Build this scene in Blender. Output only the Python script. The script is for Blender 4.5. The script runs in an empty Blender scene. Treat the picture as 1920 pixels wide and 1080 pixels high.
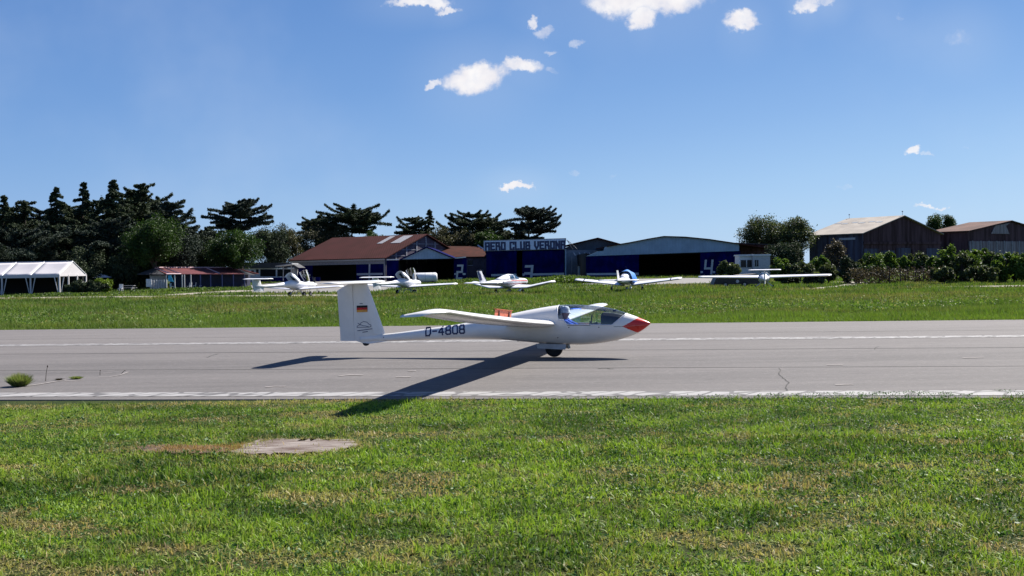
import bpy, bmesh, math, random
import numpy as np
from mathutils import Vector, Matrix
rng = np.random.default_rng(7); random.seed(7)
SC = bpy.context.scene
COL = SC.collection
# ------------------------------------------------------------------ camera, sky, sun
F_, CH, PH, RO = 2008.0, 1.77, 503.0, 0.0178       # focal (px of 1920), eye height, horizon row, roll
cr, sr = math.cos(RO), math.sin(RO)
cam = bpy.data.cameras.new('camera'); co = bpy.data.objects.new('camera', cam); COL.objects.link(co)
cam.sensor_width = 36; cam.lens = F_/1920*36; cam.shift_y = -(540-PH)/1920
cam.clip_start = 0.1; cam.clip_end = 6000
co.matrix_world = Matrix(((cr, sr, 0, 0), (0, 0, -1, 0), (-sr, cr, 0, CH), (0, 0, 0, 1)))
SC.camera = co
SC.view_settings.view_transform = 'Standard'; SC.view_settings.look = 'None'
SC.view_settings.exposure = 1.2; SC.view_settings.gamma = 1.0
SUNV = Vector((0.73, 0.616, 1.0)).normalized()
SUN_EL = math.asin(SUNV.z); SUN_AZ = math.atan2(SUNV.x, SUNV.y)
sl = bpy.data.lights.new('sun', 'SUN'); sl.energy = 5.0; sl.angle = math.radians(0.5); sl.color = (1.0, 0.95, 0.87)
so = bpy.data.objects.new('sun', sl); COL.objects.link(so); so.rotation_euler = SUNV.to_track_quat('Z', 'Y').to_euler()
so.location = (30, 30, 60)

class NT:
    """small node-tree writer"""
    def __init__(s, tree): s.t = tree; tree.nodes.clear()
    def n(s, typ, **kw):
        nd = s.t.nodes.new(typ)
        for k, v in kw.items():
            if k.startswith('i_'):
                key = k[2:]; key = int(key) if key.isdigit() else key.replace('_', ' ')
                s.put(nd.inputs[key], v)
            else: setattr(nd, k, v)
        return nd
    def put(s, sock, v):
        if isinstance(v, bpy.types.NodeSocket): s.t.links.new(v, sock)
        elif isinstance(v, bpy.types.Node): s.t.links.new(v.outputs[0], sock)
        else: sock.default_value = v
    def m(s, op, a, b=0.0, c=None, clamp=False):
        nd = s.t.nodes.new('ShaderNodeMath'); nd.operation = op; nd.use_clamp = clamp
        s.put(nd.inputs[0], a); s.put(nd.inputs[1], b)
        if c is not None: s.put(nd.inputs[2], c)
        return nd.outputs[0]
    def vm(s, op, a, b=(0, 0, 0)):
        nd = s.t.nodes.new('ShaderNodeVectorMath'); nd.operation = op
        s.put(nd.inputs[0], a); s.put(nd.inputs[1], b)
        return nd.outputs['Value'] if op in ('LENGTH', 'DOT_PRODUCT') else nd.outputs[0]
    def mix(s, f, a, b, blend='MIX'):
        nd = s.t.nodes.new('ShaderNodeMix'); nd.data_type = 'RGBA'; nd.blend_type = blend
        s.put(nd.inputs[0], f); s.put(nd.inputs[6], a); s.put(nd.inputs[7], b); return nd.outputs[2]
    def ss(s, v, a, b, lo=0.0, hi=1.0):
        nd = s.t.nodes.new('ShaderNodeMapRange'); nd.interpolation_type = 'SMOOTHSTEP'
        for i, x in enumerate((v, a, b, lo, hi)): s.put(nd.inputs[i], x)
        return nd.outputs[0]
    def noise(s, vec, scale, detail=3.0, rough=0.5, dist=0.0, out=0):
        nd = s.t.nodes.new('ShaderNodeTexNoise'); s.put(nd.inputs['Vector'], vec)
        nd.inputs['Scale'].default_value = scale; nd.inputs['Detail'].default_value = detail
        nd.inputs['Roughness'].default_value = rough; nd.inputs['Distortion'].default_value = dist
        return nd.outputs[out]
    def ramp(s, f, stops):
        nd = s.t.nodes.new('ShaderNodeValToRGB'); e = nd.color_ramp.elements
        while len(e) < len(stops): e.new(0.5)
        for el, (p, c) in zip(e, stops): el.position = p; el.color = c4(c)
        s.put(nd.inputs[0], f); return nd.outputs[0]
def c4(c): return (c[0], c[1], c[2], 1.0) if len(c) == 3 else c

# world: Nishita daylight with small fair-weather clouds (given by direction)
w = bpy.data.worlds.new('World'); SC.world = w; w.use_nodes = True
T = NT(w.node_tree)
sky = T.n('ShaderNodeTexSky'); sky.sky_type = 'NISHITA'; sky.sun_disc = False
sky.sun_elevation = SUN_EL; sky.sun_rotation = SUN_AZ
sky.altitude = 100; sky.air_density = 1.0; sky.dust_density = 0.3; sky.ozone_density = 3.0
gen = T.n('ShaderNodeTexCoord').outputs['Generated']
sep = T.n('ShaderNodeSeparateXYZ', i_0=gen)
dy = T.m('MAXIMUM', sep.outputs[1], 0.02)
cu = T.m('DIVIDE', sep.outputs[0], dy); cv = T.m('DIVIDE', sep.outputs[2], dy)
pv = T.n('ShaderNodeCombineXYZ', i_0=cu, i_1=cv, i_2=0.0).outputs[0]
n1 = T.noise(pv, 22, 6, 0.62, out=1); n2 = T.noise(pv, 90, 5, 0.6, out=1)
d1 = T.vm('SCALE', T.vm('SUBTRACT', n1, (.5, .5, .5))); d1.node.inputs['Scale'].default_value = 0.032
d2 = T.vm('SCALE', T.vm('SUBTRACT', n2, (.5, .5, .5))); d2.node.inputs['Scale'].default_value = 0.014
pw = T.vm('ADD', pv, T.vm('ADD', d1, d2))
def sky_uv(px, py):
    a, b = px-960, py-PH
    return ((a*cr-b*sr)/F_, -(a*sr+b*cr)/F_)
# px, py, half width, half height, opacity
CL = [(1215, -8, 112, 36, 1.0), (1205, 35, 26, 20, .95), (1150, 5, 50, 16, .8), (790, 5, 62, 9, .9), (838, 17, 24, 7, .8), (891, 146, 57, 26, 1.0), (972, 125, 40, 14, .9),
      (816, 151, 18, 7, .8), (940, 134, 20, 8, .6), (999, 39, 11, 9, .8), (1018, 55, 16, 9, .5), (1036, 93, 14, 5, .45), (1085, 82, 17, 8, .42),
      (1388, 40, 32, 19, 1.0), (1513, 8, 20, 12, .8), (1548, 4, 22, 8, .6), (1797, 70, 40, 20, .26), (1712, 279, 17, 8, .95), (1738, 285, 10, 4, .45),
      (967, 348, 33, 6, .95), (1073, 320, 11, 5, .35), (1735, 383, 18, 4, .7), (1765, 384, 14, 3.5, .7), (1578, 350, 16, 4, .3), (1152, 325, 14, 4, .18), (1690, 22, 9, 5, .25), (1035, 135, 18, 8, .3), (1809, 278, 6, 3, .3)]
dens = None; haz = None
for (px, py, hw, hh, op) in CL:
    u0, v0 = sky_uv(px, py)
    q = T.vm('MULTIPLY', T.vm('SUBTRACT', pw, (u0, v0, 0)), (F_/hw/1.25, F_/hh/1.3, 0))
    # flatter base than top
    l = T.vm('LENGTH', q)
    k = T.m('MULTIPLY', T.ss(l, 1.12, 0.45), op)
    dens = k if dens is None else T.m('MAXIMUM', dens, k)
    if hw > 18:
        q2 = T.vm('MULTIPLY', T.vm('SUBTRACT', pv, (u0, v0, 0)), (F_/(hw*3.2), F_/(hh*4+30), 0))
        k2 = T.m('MULTIPLY', T.ss(T.vm('LENGTH', q2), 1.0, 0.0), 0.10)
        haz = k2 if haz is None else T.m('MAXIMUM', haz, k2)
nf = T.noise(pv, 60, 6, 0.65)
dens2 = T.ss(T.m('ADD', dens, T.m('MULTIPLY', T.m('SUBTRACT', nf, 0.5), 0.9)), 0.10, 1.12)
dens2 = T.m('MULTIPLY', dens2, T.ss(dens, 0.02, 0.25))
ccol = T.mix(T.ss(T.noise(pv, 45, 4), 0.35, 0.7), (0.88, 0.86, 0.90, 1), (1.0, 0.98, 0.98, 1))
veil = T.m('MULTIPLY', T.ss(T.noise(pv, 3.2, 5, .55), 0.48, 0.8), 0.16)
SKS = 0.07; EXF = 2.0**1.2
el = T.m('DIVIDE', sep.outputs[2], T.m('SQRT', T.m('ADD', T.m('MULTIPLY', sep.outputs[0], sep.outputs[0]), T.m('ADD', T.m('MULTIPLY', sep.outputs[1], sep.outputs[1]), .0001))))
azf = T.m('ADD', el, T.m('MULTIPLY', sep.outputs[0], -0.10))
grad = T.ramp(azf, [(0.0, (.335, .55, .86)), (.05, (.28, .485, .81)), (.11, (.20, .385, .735)), (.18, (.138, .305, .66)), (.27, (.10, .245, .59)), (.5, (.06, .165, .48)), (1.0, (.04, .12, .40))])
gs = T.vm('SCALE', grad); gs.node.inputs['Scale'].default_value = 1.0/EXF/SKS
sc_ = T.mix(0.85, sky.outputs[0], gs)
base = T.mix(T.m('ADD', haz, veil, clamp=True), sc_, tuple(x/SKS/EXF for x in (.80, .86, .95))+(1,))
cl_s = T.vm('SCALE', ccol); cl_s.node.inputs['Scale'].default_value = 1.0/SKS/EXF
outc = T.mix(dens2, base, cl_s)
bgn = T.n('ShaderNodeBackground', i_Color=outc, i_Strength=SKS)
T.n('ShaderNodeOutputWorld', i_Surface=bgn.outputs[0])

# ------------------------------------------------------------------ placing helpers
def unroll(px, py):
    a, b = px-960, py-PH
    return a*cr-b*sr, a*sr+b*cr
def S(px, py, Y):
    u, v = unroll(px, py); return Vector((u/F_*Y, Y, CH-v/F_*Y))
GP = [(-50, 0), (33, 0), (36, -.02), (60, -.6), (112, -.6), (190, 0), (4000, 0)]
def gz(Y): return float(np.interp(Y, [a for a, b in GP], [b for a, b in GP]))
def G(px, py):
    """ground point seen at a pixel"""
    u, v = unroll(px, py); lo, hi = 4.0, 400.0
    for _ in range(50):
        mid = (lo+hi)/2
        if CH-v/F_*mid > gz(mid): lo = mid
        else: hi = mid
    return Vector((u/F_*lo, lo, gz(lo)))
# ------------------------------------------------------------------ object helpers
def tag(o, label=None, cat=None, group=None, kind=None):
    if label: o['label'] = label
    if cat: o['category'] = cat
    if group: o['group'] = group
    if kind: o['kind'] = kind
    return o
def thing(name, label, cat, loc=(0, 0, 0), rz=0, group=None):
    o = bpy.data.objects.new(name, None); COL.objects.link(o); o.location = loc; o.rotation_euler = (0, 0, rz)
    o.empty_display_size = .3
    return tag(o, label, cat, group)
def mk(name, V, Fc, mats, parent=None, smooth=False, mi=None):
    me = bpy.data.meshes.new(name); me.from_pydata([tuple(v) for v in V], [], [tuple(f) for f in Fc])
    for m in (mats if isinstance(mats, (list, tuple)) else [mats]): me.materials.append(m)
    if mi is not None: me.polygons.foreach_set('material_index', mi)
    if smooth: me.polygons.foreach_set('use_smooth', [True]*len(me.polygons))
    me.update(); o = bpy.data.objects.new(name, me); COL.objects.link(o)
    if parent is not None: o.parent = parent
    return o
class MB:
    def __init__(s): s.V = []; s.F = []; s.M = []; s.cm = 0
    def add(s, V, Fc):
        b = len(s.V); s.V += [tuple(v) for v in V]; s.F += [tuple(i+b for i in f) for f in Fc]; s.M += [s.cm]*len(Fc); return s
    def box(s, x0, y0, z0, x1, y1, z1):
        return s.add([(x0, y0, z0), (x1, y0, z0), (x1, y1, z0), (x0, y1, z0), (x0, y0, z1), (x1, y0, z1), (x1, y1, z1), (x0, y1, z1)],
                     [(0, 3, 2, 1), (4, 5, 6, 7), (0, 1, 5, 4), (1, 2, 6, 5), (2, 3, 7, 6), (3, 0, 4, 7)])
    def ext(s, pts, d):
        """polygon extruded along vector d"""
        n = len(pts); d = Vector(d); A = [Vector(p) for p in pts]; B = [p+d for p in A]
        return s.add(A+B, [tuple(range(n)), tuple(range(2*n-1, n-1, -1))]+[(i, i+n, (i+1) % n+n, (i+1) % n) for i in range(n)])
    def tube(s, P, R, n=8, cap=True):
        P = [Vector(p) for p in P]; R = R if isinstance(R, (list, tuple)) else [R]*len(P); V = []; Fc = []
        for i, p in enumerate(P):
            t = (P[min(i+1, len(P)-1)]-P[max(i-1, 0)]).normalized()
            a = t.cross(Vector((0, 0, 1)) if abs(t.z) < .9 else Vector((1, 0, 0))).normalized(); b = t.cross(a)
            for k in range(n):
                an = 2*math.pi*k/n; V.append(p+(a*math.cos(an)+b*math.sin(an))*R[i])
        for i in range(len(P)-1):
            for k in range(n): Fc.append((i*n+k, i*n+(k+1) % n, (i+1)*n+(k+1) % n, (i+1)*n+k))
        if cap: Fc += [tuple(range(n-1, -1, -1)), tuple(range((len(P)-1)*n, len(P)*n))]
        return s.add(V, Fc)
    def bar(s, a, b, w): return s.tube([a, b], w/2*1.3, 4)
    def loft(s, rings, cap=True):
        n = len(rings[0]); V = [p for r in rings for p in r]; Fc = []
        for i in range(len(rings)-1):
            for k in range(n): Fc.append((i*n+k, i*n+(k+1) % n, (i+1)*n+(k+1) % n, (i+1)*n+k))
        if cap: Fc += [tuple(range(n-1, -1, -1)), tuple(range((len(rings)-1)*n, len(rings)*n))]
        return s.add(V, Fc)
    def build(s, name, mats, parent=None, smooth=False): return mk(name, s.V, s.F, mats, parent, smooth, s.M)
def pbox(px0, py0, px1, py1, Y, dep, mb=None):
    """box whose front face at depth Y covers the pixel rectangle"""
    mb = mb or MB(); xm, ym = (px0+px1)/2, (py0+py1)/2
    x0, x1 = S(px0, ym, Y).x, S(px1, ym, Y).x; z0, z1 = S(xm, py1, Y).z, S(xm, py0, Y).z
    return mb.box(x0, Y, z0, x1, Y+dep, z1)
def big(name, V, tris, mat, attrs, parent=None, n=3):
    """large numpy mesh"""
    me = bpy.data.meshes.new(name); nv = len(V); nf = len(tris)
    me.vertices.add(nv); me.vertices.foreach_set('co', V.astype(np.float32).ravel())
    me.loops.add(nf*n); me.loops.foreach_set('vertex_index', tris.astype(np.int32).ravel())
    me.polygons.add(nf); me.polygons.foreach_set('loop_start', np.arange(0, nf*n, n, dtype=np.int32))
    for k, v in attrs.items():
        a = me.attributes.new(k, 'FLOAT', 'POINT'); a.data.foreach_set('value', v.astype(np.float32))
    me.materials.append(mat); me.update(calc_edges=True)
    o = bpy.data.objects.new(name, me); COL.objects.link(o)
    if parent is not None: o.parent = parent
    return o

# ------------------------------------------------------------------ materials
def mat(name, col, rough=.6, metal=0.0, var=.12, vs=6.0, bump=0.0, bs=30.0, stretch=(1, 1, 1), col2=None, spec=.4, coat=0.0, wave=None, obj=False):
    m = bpy.data.materials.new(name); m.use_nodes = True; t = NT(m.node_tree)
    p = t.n('ShaderNodeBsdfPrincipled', i_Roughness=rough, i_Metallic=metal); p.inputs['Specular IOR Level'].default_value = spec
    p.inputs['Coat Weight'].default_value = coat; p.inputs['Coat Roughness'].default_value = .08
    pos = t.n('ShaderNodeTexCoord').outputs['Object'] if obj else t.n('ShaderNodeNewGeometry').outputs[0]
    vec = t.vm('MULTIPLY', pos, stretch)
    nz = t.noise(vec, vs, 5, .6)
    c2 = col2 or tuple(max(0, c*(1-var*2.2)) for c in col)
    c1 = col if col2 else tuple(min(1, c*(1+var)) for c in col)
    cc = t.mix(t.ss(nz, .32, .68), c4(c2), c4(c1))
    h = None
    if wave:   # (axis index, period, depth)
        sp = t.n('ShaderNodeSeparateXYZ', i_0=pos)
        a = sp.outputs[wave[0]] if wave[0] < 3 else t.m('ADD', sp.outputs[0], sp.outputs[1])
        sn = t.m('SINE', t.m('MULTIPLY', a, 2*math.pi/wave[1]))
        cc = t.mix(t.m('MULTIPLY', t.m('ADD', sn, 1), wave[2]*.5), cc, c4(tuple(c*.55 for c in col)))
        h = sn
    t.put(p.inputs['Base Color'], cc)
    t.put(p.inputs['Roughness'], t.m('ADD', t.m('MULTIPLY', nz, .2), rough-.1, clamp=True))
    if bump or wave:
        hh = t.noise(vec, bs, 4, .6)
        if h is not None: hh = t.m('ADD', hh, h)
        b = t.n('ShaderNodeBump', i_Strength=bump or .3, i_Distance=.02); t.put(b.inputs['Height'], hh); t.put(p.inputs['Normal'], b.outputs[0])
    t.n('ShaderNodeOutputMaterial', i_Surface=p.outputs[0]); return m
def glassmat(name, tint=(.92, .96, .98), rough=.02, opac=.06):
    m = bpy.data.materials.new(name); m.use_nodes = True; t = NT(m.node_tree)
    tr = t.n('ShaderNodeBsdfTransparent', i_Color=c4(tint)); gl = t.n('ShaderNodeBsdfGlossy', i_Roughness=rough, i_Color=(1, 1, 1, 1))
    fr = t.n('ShaderNodeFresnel', i_IOR=1.4)
    mx = t.n('ShaderNodeMixShader'); t.put(mx.inputs[0], t.m('ADD', t.m('MULTIPLY', fr.outputs[0], .75), opac, clamp=True)); t.put(mx.inputs[1], tr); t.put(mx.inputs[2], gl)
    t.n('ShaderNodeOutputMaterial', i_Surface=mx.outputs[0]); return m
def leafmat(name, ca, cb, cdry=None, trans=.35, rough=.6, ns=.25, patch=None):
    """leaf / blade material: per-leaf random + broad drift, part translucent"""
    m = bpy.data.materials.new(name); m.use_nodes = True; t = NT(m.node_tree)
    r = t.n('ShaderNodeAttribute', attribute_name='rnd').outputs['Fac']
    pos = t.n('ShaderNodeNewGeometry').outputs[0]
    f = t.m('ADD', t.m('MULTIPLY', r, .65), t.m('MULTIPLY', t.noise(pos, ns, 4), .55), clamp=True)
    c = t.mix(t.ss(f, .2, .85), c4(ca), c4(cb))
    if cdry:
        d = t.n('ShaderNodeAttribute', attribute_name='dry').outputs['Fac']; c = t.mix(d, c, c4(cdry))
    df = t.n('ShaderNodeBsdfPrincipled', i_Base_Color=c, i_Roughness=rough); df.inputs['Specular IOR Level'].default_value = .25
    tl = t.n('ShaderNodeBsdfTranslucent', i_Color=t.mix(.5, c, t.mix(1.0, c, (1.5, 1.6, .5, 1), 'MULTIPLY')))
    mx = t.n('ShaderNodeMixShader', i_0=trans); t.put(mx.inputs[1], df.outputs[0]); t.put(mx.inputs[2], tl.outputs[0])
    t.n('ShaderNodeOutputMaterial', i_Surface=mx.outputs[0]); return m
M = {}
M['gel'] = mat('white_gelcoat', (.75, .72, .67), .22, var=.025, vs=3, coat=.35, obj=True)
M['gel2'] = mat('aged_white_paint', (.66, .66, .69), .35, var=.05, vs=2, obj=True)
M['red'] = mat('orange_red_paint', (.60, .018, .008), .3, var=.05, coat=.3, obj=True)
M['airbrake'] = mat('faded_red_paint', (.42, .10, .05), .5, var=.15, vs=20, obj=True)
M['navy'] = mat('navy_paint', (.012, .022, .09), .4, var=.1, obj=True)
M['black'] = mat('black_rubber', (.012, .012, .013), .7, var=.2, obj=True)
M['dark'] = mat('dark_trim', (.02, .02, .023), .5, var=.2, obj=True)
M['grey'] = mat('grey_metal', (.32, .33, .35), .4, metal=.5, var=.1, obj=True)
M['lgrey'] = mat('light_grey_paint', (.40, .41, .43), .5, var=.08)
M['white'] = mat('white_paint', (.62, .62, .63), .5, var=.06)
M['canopy'] = glassmat('canopy_perspex', (.86, .92, .94))
M['window'] = mat('dark_window_glass', (.008, .010, .014), .25, var=.1, spec=.25)
M['pwindow'] = mat('plane_window_glass', (.03, .07, .12), .08, var=.1, spec=.8, obj=True)
M['flagred'] = mat('flag_red', (.5, .01, .015), .5, obj=True); M['flaggold'] = mat('flag_gold', (.65, .30, .05), .5, obj=True)
M['blue'] = mat('navy_blue_steel_door', (.002, .004, .072), .85, var=.25, vs=.6, spec=.05, bump=.1, bs=6, wave=(0, .9, .5))
M['bluegrey'] = mat('blue_grey_sheet', (.23, .32, .43), .8, var=.06, vs=.7, wave=(0, .5, .12))
M['bluegrey2'] = mat('slate_grey_sheet', (.055, .08, .105), .7, var=.10, vs=.7, wave=(0, .5, .12))
M['lwall'] = mat('pale_grey_render', (.19, .22, .26), .8, var=.12, vs=1.2, bump=.2)
M['rooftile'] = mat('red_brown_roof_sheet', (.050, .014, .013), .9, var=.2, vs=.35, spec=.1, col2=(.036, .010, .008), bump=.4, bs=8, wave=(0, .45, .25))
M['rooftile2'] = mat('dull_brown_roof_tile', (.058, .018, .013), .9, spec=.1, col2=(.034, .012, .009), vs=.8, bump=.5, bs=8)
M['redroof'] = mat('dark_red_roof_sheet', (.10, .012, .018), .7, col2=(.06, .008, .013), vs=.7, wave=(0, .4, .2))
M['greyroof'] = mat('weathered_grey_roof', (.06, .06, .065), .8, col2=(.035, .035, .04), vs=.7)
M['trim'] = mat('grey_timber_trim', (.24, .24, .26), .7, var=.15)
M['mauve'] = mat('mauve_grey_sheet', (.085, .07, .095), .7, col2=(.045, .035, .05), vs=.9, wave=(3, .4, .2))
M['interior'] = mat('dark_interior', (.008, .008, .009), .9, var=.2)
M['concrete'] = mat('apron_concrete', (.17, .16, .15), .85, var=.10, vs=.4, bump=.2, bs=4)
M['path'] = mat('pale_gravel_path', (.24, .215, .17), .9, var=.12, vs=.8, bump=.3, bs=8)
M['oldroof'] = mat('pale_fibre_cement_roof', (.30, .265, .225), .8, col2=(.20, .175, .15), vs=.35, wave=(3, .6, .12))
M['oldroof2'] = mat('rusty_roof_sheet', (.145, .092, .076), .9, spec=.1, col2=(.08, .052, .044), vs=.3, wave=(3, .6, .15))
M['oldwall'] = mat('rusty_dark_sheet_wall', (.105, .060, .066), .85, spec=.1, col2=(.028, .013, .013), vs=1.0, stretch=(1, 1, .10), wave=(3, .35, .25))
M['oldwall2'] = mat('blue_grey_sheet_wall', (.095, .105, .150), .85, spec=.1, col2=(.040, .028, .036), vs=.9, stretch=(1, 1, .10), wave=(3, .35, .2))
M['tent'] = mat('white_tent_fabric', (.50, .475, .485), .7, var=.03, vs=.5, bump=.2, bs=1.5)
M['bark'] = mat('bark', (.05, .038, .03), .9, var=.3, vs=3, bump=.5, bs=12)
M['skin'] = mat('skin', (.28, .14, .10), .5, var=.06, vs=25, obj=True)
M['shirt'] = mat('blue_cloth', (.010, .07, .45), .85, var=.15, vs=12, bump=.3, bs=60, obj=True)
M['hat'] = mat('pale_grey_cloth', (.62, .64, .70), .9, var=.15, vs=20, bump=.2, obj=True)
M['cover'] = mat('bright_blue_cover', (.02, .16, .50), .7, var=.12, vs=3, bump=.5, bs=5, obj=True)
M['stripe'] = mat('dark_red_stripe', (.35, .03, .03), .5, obj=True)
M['cyan'] = mat('cyan_cloth', (.05, .35, .55), .8)
M['dirt'] = mat('bare_soil', (.13, .075, .04), .95, col2=(.035, .02, .013), vs=5, bump=.8, bs=25)
M['slab'] = mat('worn_concrete_slab', (.23, .20, .18), .9, col2=(.07, .042, .03), vs=3, stretch=(.7, 3.0, 1), bump=.5, bs=25)
M['crack'] = mat('crack_filler', (.035, .032, .03), .9, var=.3)
M['rock'] = mat('grey_brush', (.10, .09, .08), .9, var=.3)
M['cedar'] = leafmat('cedar_needles', (.005, .011, .006), (.042, .060, .027), trans=.10, rough=.8, ns=.35)
M['cedar2'] = leafmat('blue_green_needles', (.006, .012, .009), (.036, .052, .036), trans=.10, rough=.8, ns=.35)
M['decid'] = leafmat('mid_green_leaves', (.007, .020, .003), (.036, .072, .011), trans=.25, ns=.4)
M['brown_leaf'] = leafmat('brownish_green_leaves', (.010, .014, .006), (.070, .068, .030), trans=.2, ns=.4)
M['olive'] = leafmat('olive_leaves', (.018, .027, .010), (.078, .098, .038), trans=.25, ns=.5)
M['bush'] = leafmat('bush_leaves', (.020, .045, .007), (.10, .155, .025), trans=.3, ns=.5)
M['ybush'] = leafmat('yellow_green_leaves', (.05, .085, .008), (.13, .19, .02), trans=.3, ns=.5)
M['dry_bush'] = leafmat('dry_weeds', (.03, .024, .017), (.085, .068, .045), trans=.2, ns=.5)

# ------------------------------------------------------------------ numpy value noise
def vnoise(x, y, seed=0):
    xi = np.floor(x).astype(np.int64); yi = np.floor(y).astype(np.int64); xf = x-xi; yf = y-yi
    def h(a, b):
        k = (a*374761393+b*668265263+seed*974634777) & 0xffffffff
        k = ((k ^ (k >> 13))*1274126177) & 0xffffffff
        return ((k ^ (k >> 16)) & 0xffff)/65535.0
    u = xf*xf*(3-2*xf); v = yf*yf*(3-2*yf)
    return (h(xi, yi)*(1-u)+h(xi+1, yi)*u)*(1-v)+(h(xi, yi+1)*(1-u)+h(xi+1, yi+1)*u)*v
def fbm(x, y, s=0, o=4):
    r = 0; a = .5; t = 0
    for i in range(o): r = r+a*vnoise(x*2**i, y*2**i, s+i); t += a; a *= .55
    return r/t
def ss(x, a, b):
    t = np.clip((x-a)/(b-a), 0, 1); return t*t*(3-2*t)

# ------------------------------------------------------------------ ground, runway, paths
gm = bpy.data.materials.new('meadow_ground'); gm.use_nodes = True; t = NT(gm.node_tree)
pos = t.n('ShaderNodeNewGeometry').outputs[0]
c = t.mix(t.ss(t.noise(pos, .9, 5, .6), .35, .65), (.022, .036, .008, 1), (.040, .055, .014, 1))
c = t.mix(t.ss(t.noise(pos, 2.2, 5, .6), .55, .75), c, (.065, .052, .025, 1))
c = t.mix(t.ss(t.noise(pos, 30, 4, .6), .45, .7), c, (.014, .02, .005, 1))
p = t.n('ShaderNodeBsdfPrincipled', i_Base_Color=c, i_Roughness=.95); p.inputs['Specular IOR Level'].default_value = .1
b = t.n('ShaderNodeBump', i_Strength=.8, i_Distance=.03); t.put(b.inputs['Height'], t.noise(pos, 25, 5, .7)); t.put(p.inputs['Normal'], b.outputs[0])
t.n('ShaderNodeOutputMaterial', i_Surface=p.outputs[0])
ys = [-40, 0, 10, 20, 33, 36, 42, 48, 54, 60, 80, 100, 112, 125, 140, 160, 175, 190, 220, 300, 600, 4000]
xs = [-3000, -400, -150, -60, -20, 0, 20, 60, 150, 400, 3000]
V = [(x, y, gz(y)-.012) for y in ys for x in xs]; nx = len(xs)
tag(mk('ground', V, [(j*nx+i, j*nx+i+1, (j+1)*nx+i+1, (j+1)*nx+i) for j in range(len(ys)-1) for i in range(nx-1)], gm), kind='structure')
def gline(pa, pb, x0=-70, x1=70):
    a, b = G(*pa), G(*pb); k = (b.y-a.y)/(b.x-a.x)
    return lambda x: a.y+(x-a.x)*k
E_near = gline((0, 750), (1920, 746.5)); E_far = gline((0, 620), (1920, 599.5))
W_n1 = gline((0, 744.7), (1920, 742)); W_n0 = gline((0, 737.5), (1920, 733)); W_f1 = gline((0, 649.6), (1920, 632.5)); W_f0 = gline((0, 646.4), (1920, 628.8))
J1 = gline((0, 695.3), (1920, 687)); J2 = gline((0, 664.5), (1920, 651.8)); J3 = gline((0, 637), (1920, 619))
am = bpy.data.materials.new('runway_asphalt'); am.use_nodes = True; t = NT(am.node_tree)
pos = t.n('ShaderNodeNewGeometry').outputs[0]
st = t.vm('MULTIPLY', pos, (.12, 1.0, 1.0))
sp = t.n('ShaderNodeSeparateXYZ', i_0=pos)
lane = t.noise(t.vm('MULTIPLY', pos, (.012, .42, 0)), 1.0, 2, .5)
c = t.mix(t.m('ADD', t.m('MULTIPLY', t.ss(t.noise(st, 1.6, 6, .65), .3, .7), .6), t.m('MULTIPLY', t.ss(lane, .35, .65), .4)), (.084, .078, .076, 1), (.131, .121, .117, 1))
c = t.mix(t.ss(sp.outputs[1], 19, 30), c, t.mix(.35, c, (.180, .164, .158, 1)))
c = t.mix(t.m('MULTIPLY', t.ss(t.noise(pos, 90, 3, .7), .35, .72), .35), c, (.07, .062, .064, 1))
c = t.mix(t.m('MULTIPLY', t.ss(t.noise(t.vm('MULTIPLY', pos, (.35, 2.2, 1)), 1.3, 6, .75), .62, .72), .6), c, (.23, .20, .19, 1))
p = t.n('ShaderNodeBsdfPrincipled', i_Base_Color=c, i_Roughness=.85); p.inputs['Specular IOR Level'].default_value = .25
c = t.mix(t.m('MULTIPLY', t.ss(t.noise(t.vm('MULTIPLY', pos, (.5, 1.6, 1)), 2.4, 7, .8), .54, .68), .5), c, (.055, .05, .05, 1))
c = t.mix(t.m('MULTIPLY', t.ss(t.noise(t.vm('MULTIPLY', pos, (.8, 1.0, 1)), 11, 6, .85), .52, .66), .45), c, (.21, .195, .185, 1))
c = t.mix(t.m('MULTIPLY', t.ss(t.noise(t.vm('MULTIPLY', pos, (.8, 1.0, 1)), 17, 5, .85), .56, .68), .45), c, (.06, .055, .054, 1))
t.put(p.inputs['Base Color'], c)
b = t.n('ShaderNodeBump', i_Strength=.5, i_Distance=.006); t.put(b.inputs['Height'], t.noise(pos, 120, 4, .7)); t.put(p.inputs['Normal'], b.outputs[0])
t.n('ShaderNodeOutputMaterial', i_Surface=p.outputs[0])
mb = MB(); X = np.linspace(-70, 70, 281)
def strip(mb, fa, fb, z, wob=0.0, wa=0.02, thick=None, seed=3):
    A = []; B = []
    for x in X:
        d = wob*(float(fbm(np.array([x*1.3]), np.array([.5]), seed)[0])-.5)
        A.append((x, fa(x)+d, z)); B.append((x, fb(x)+d, z))
    n = len(A); mb.add(A+B, [(i, i+1, n+i+1, n+i) for i in range(n-1)])
strip(mb, E_near, E_far, .004)
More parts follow.
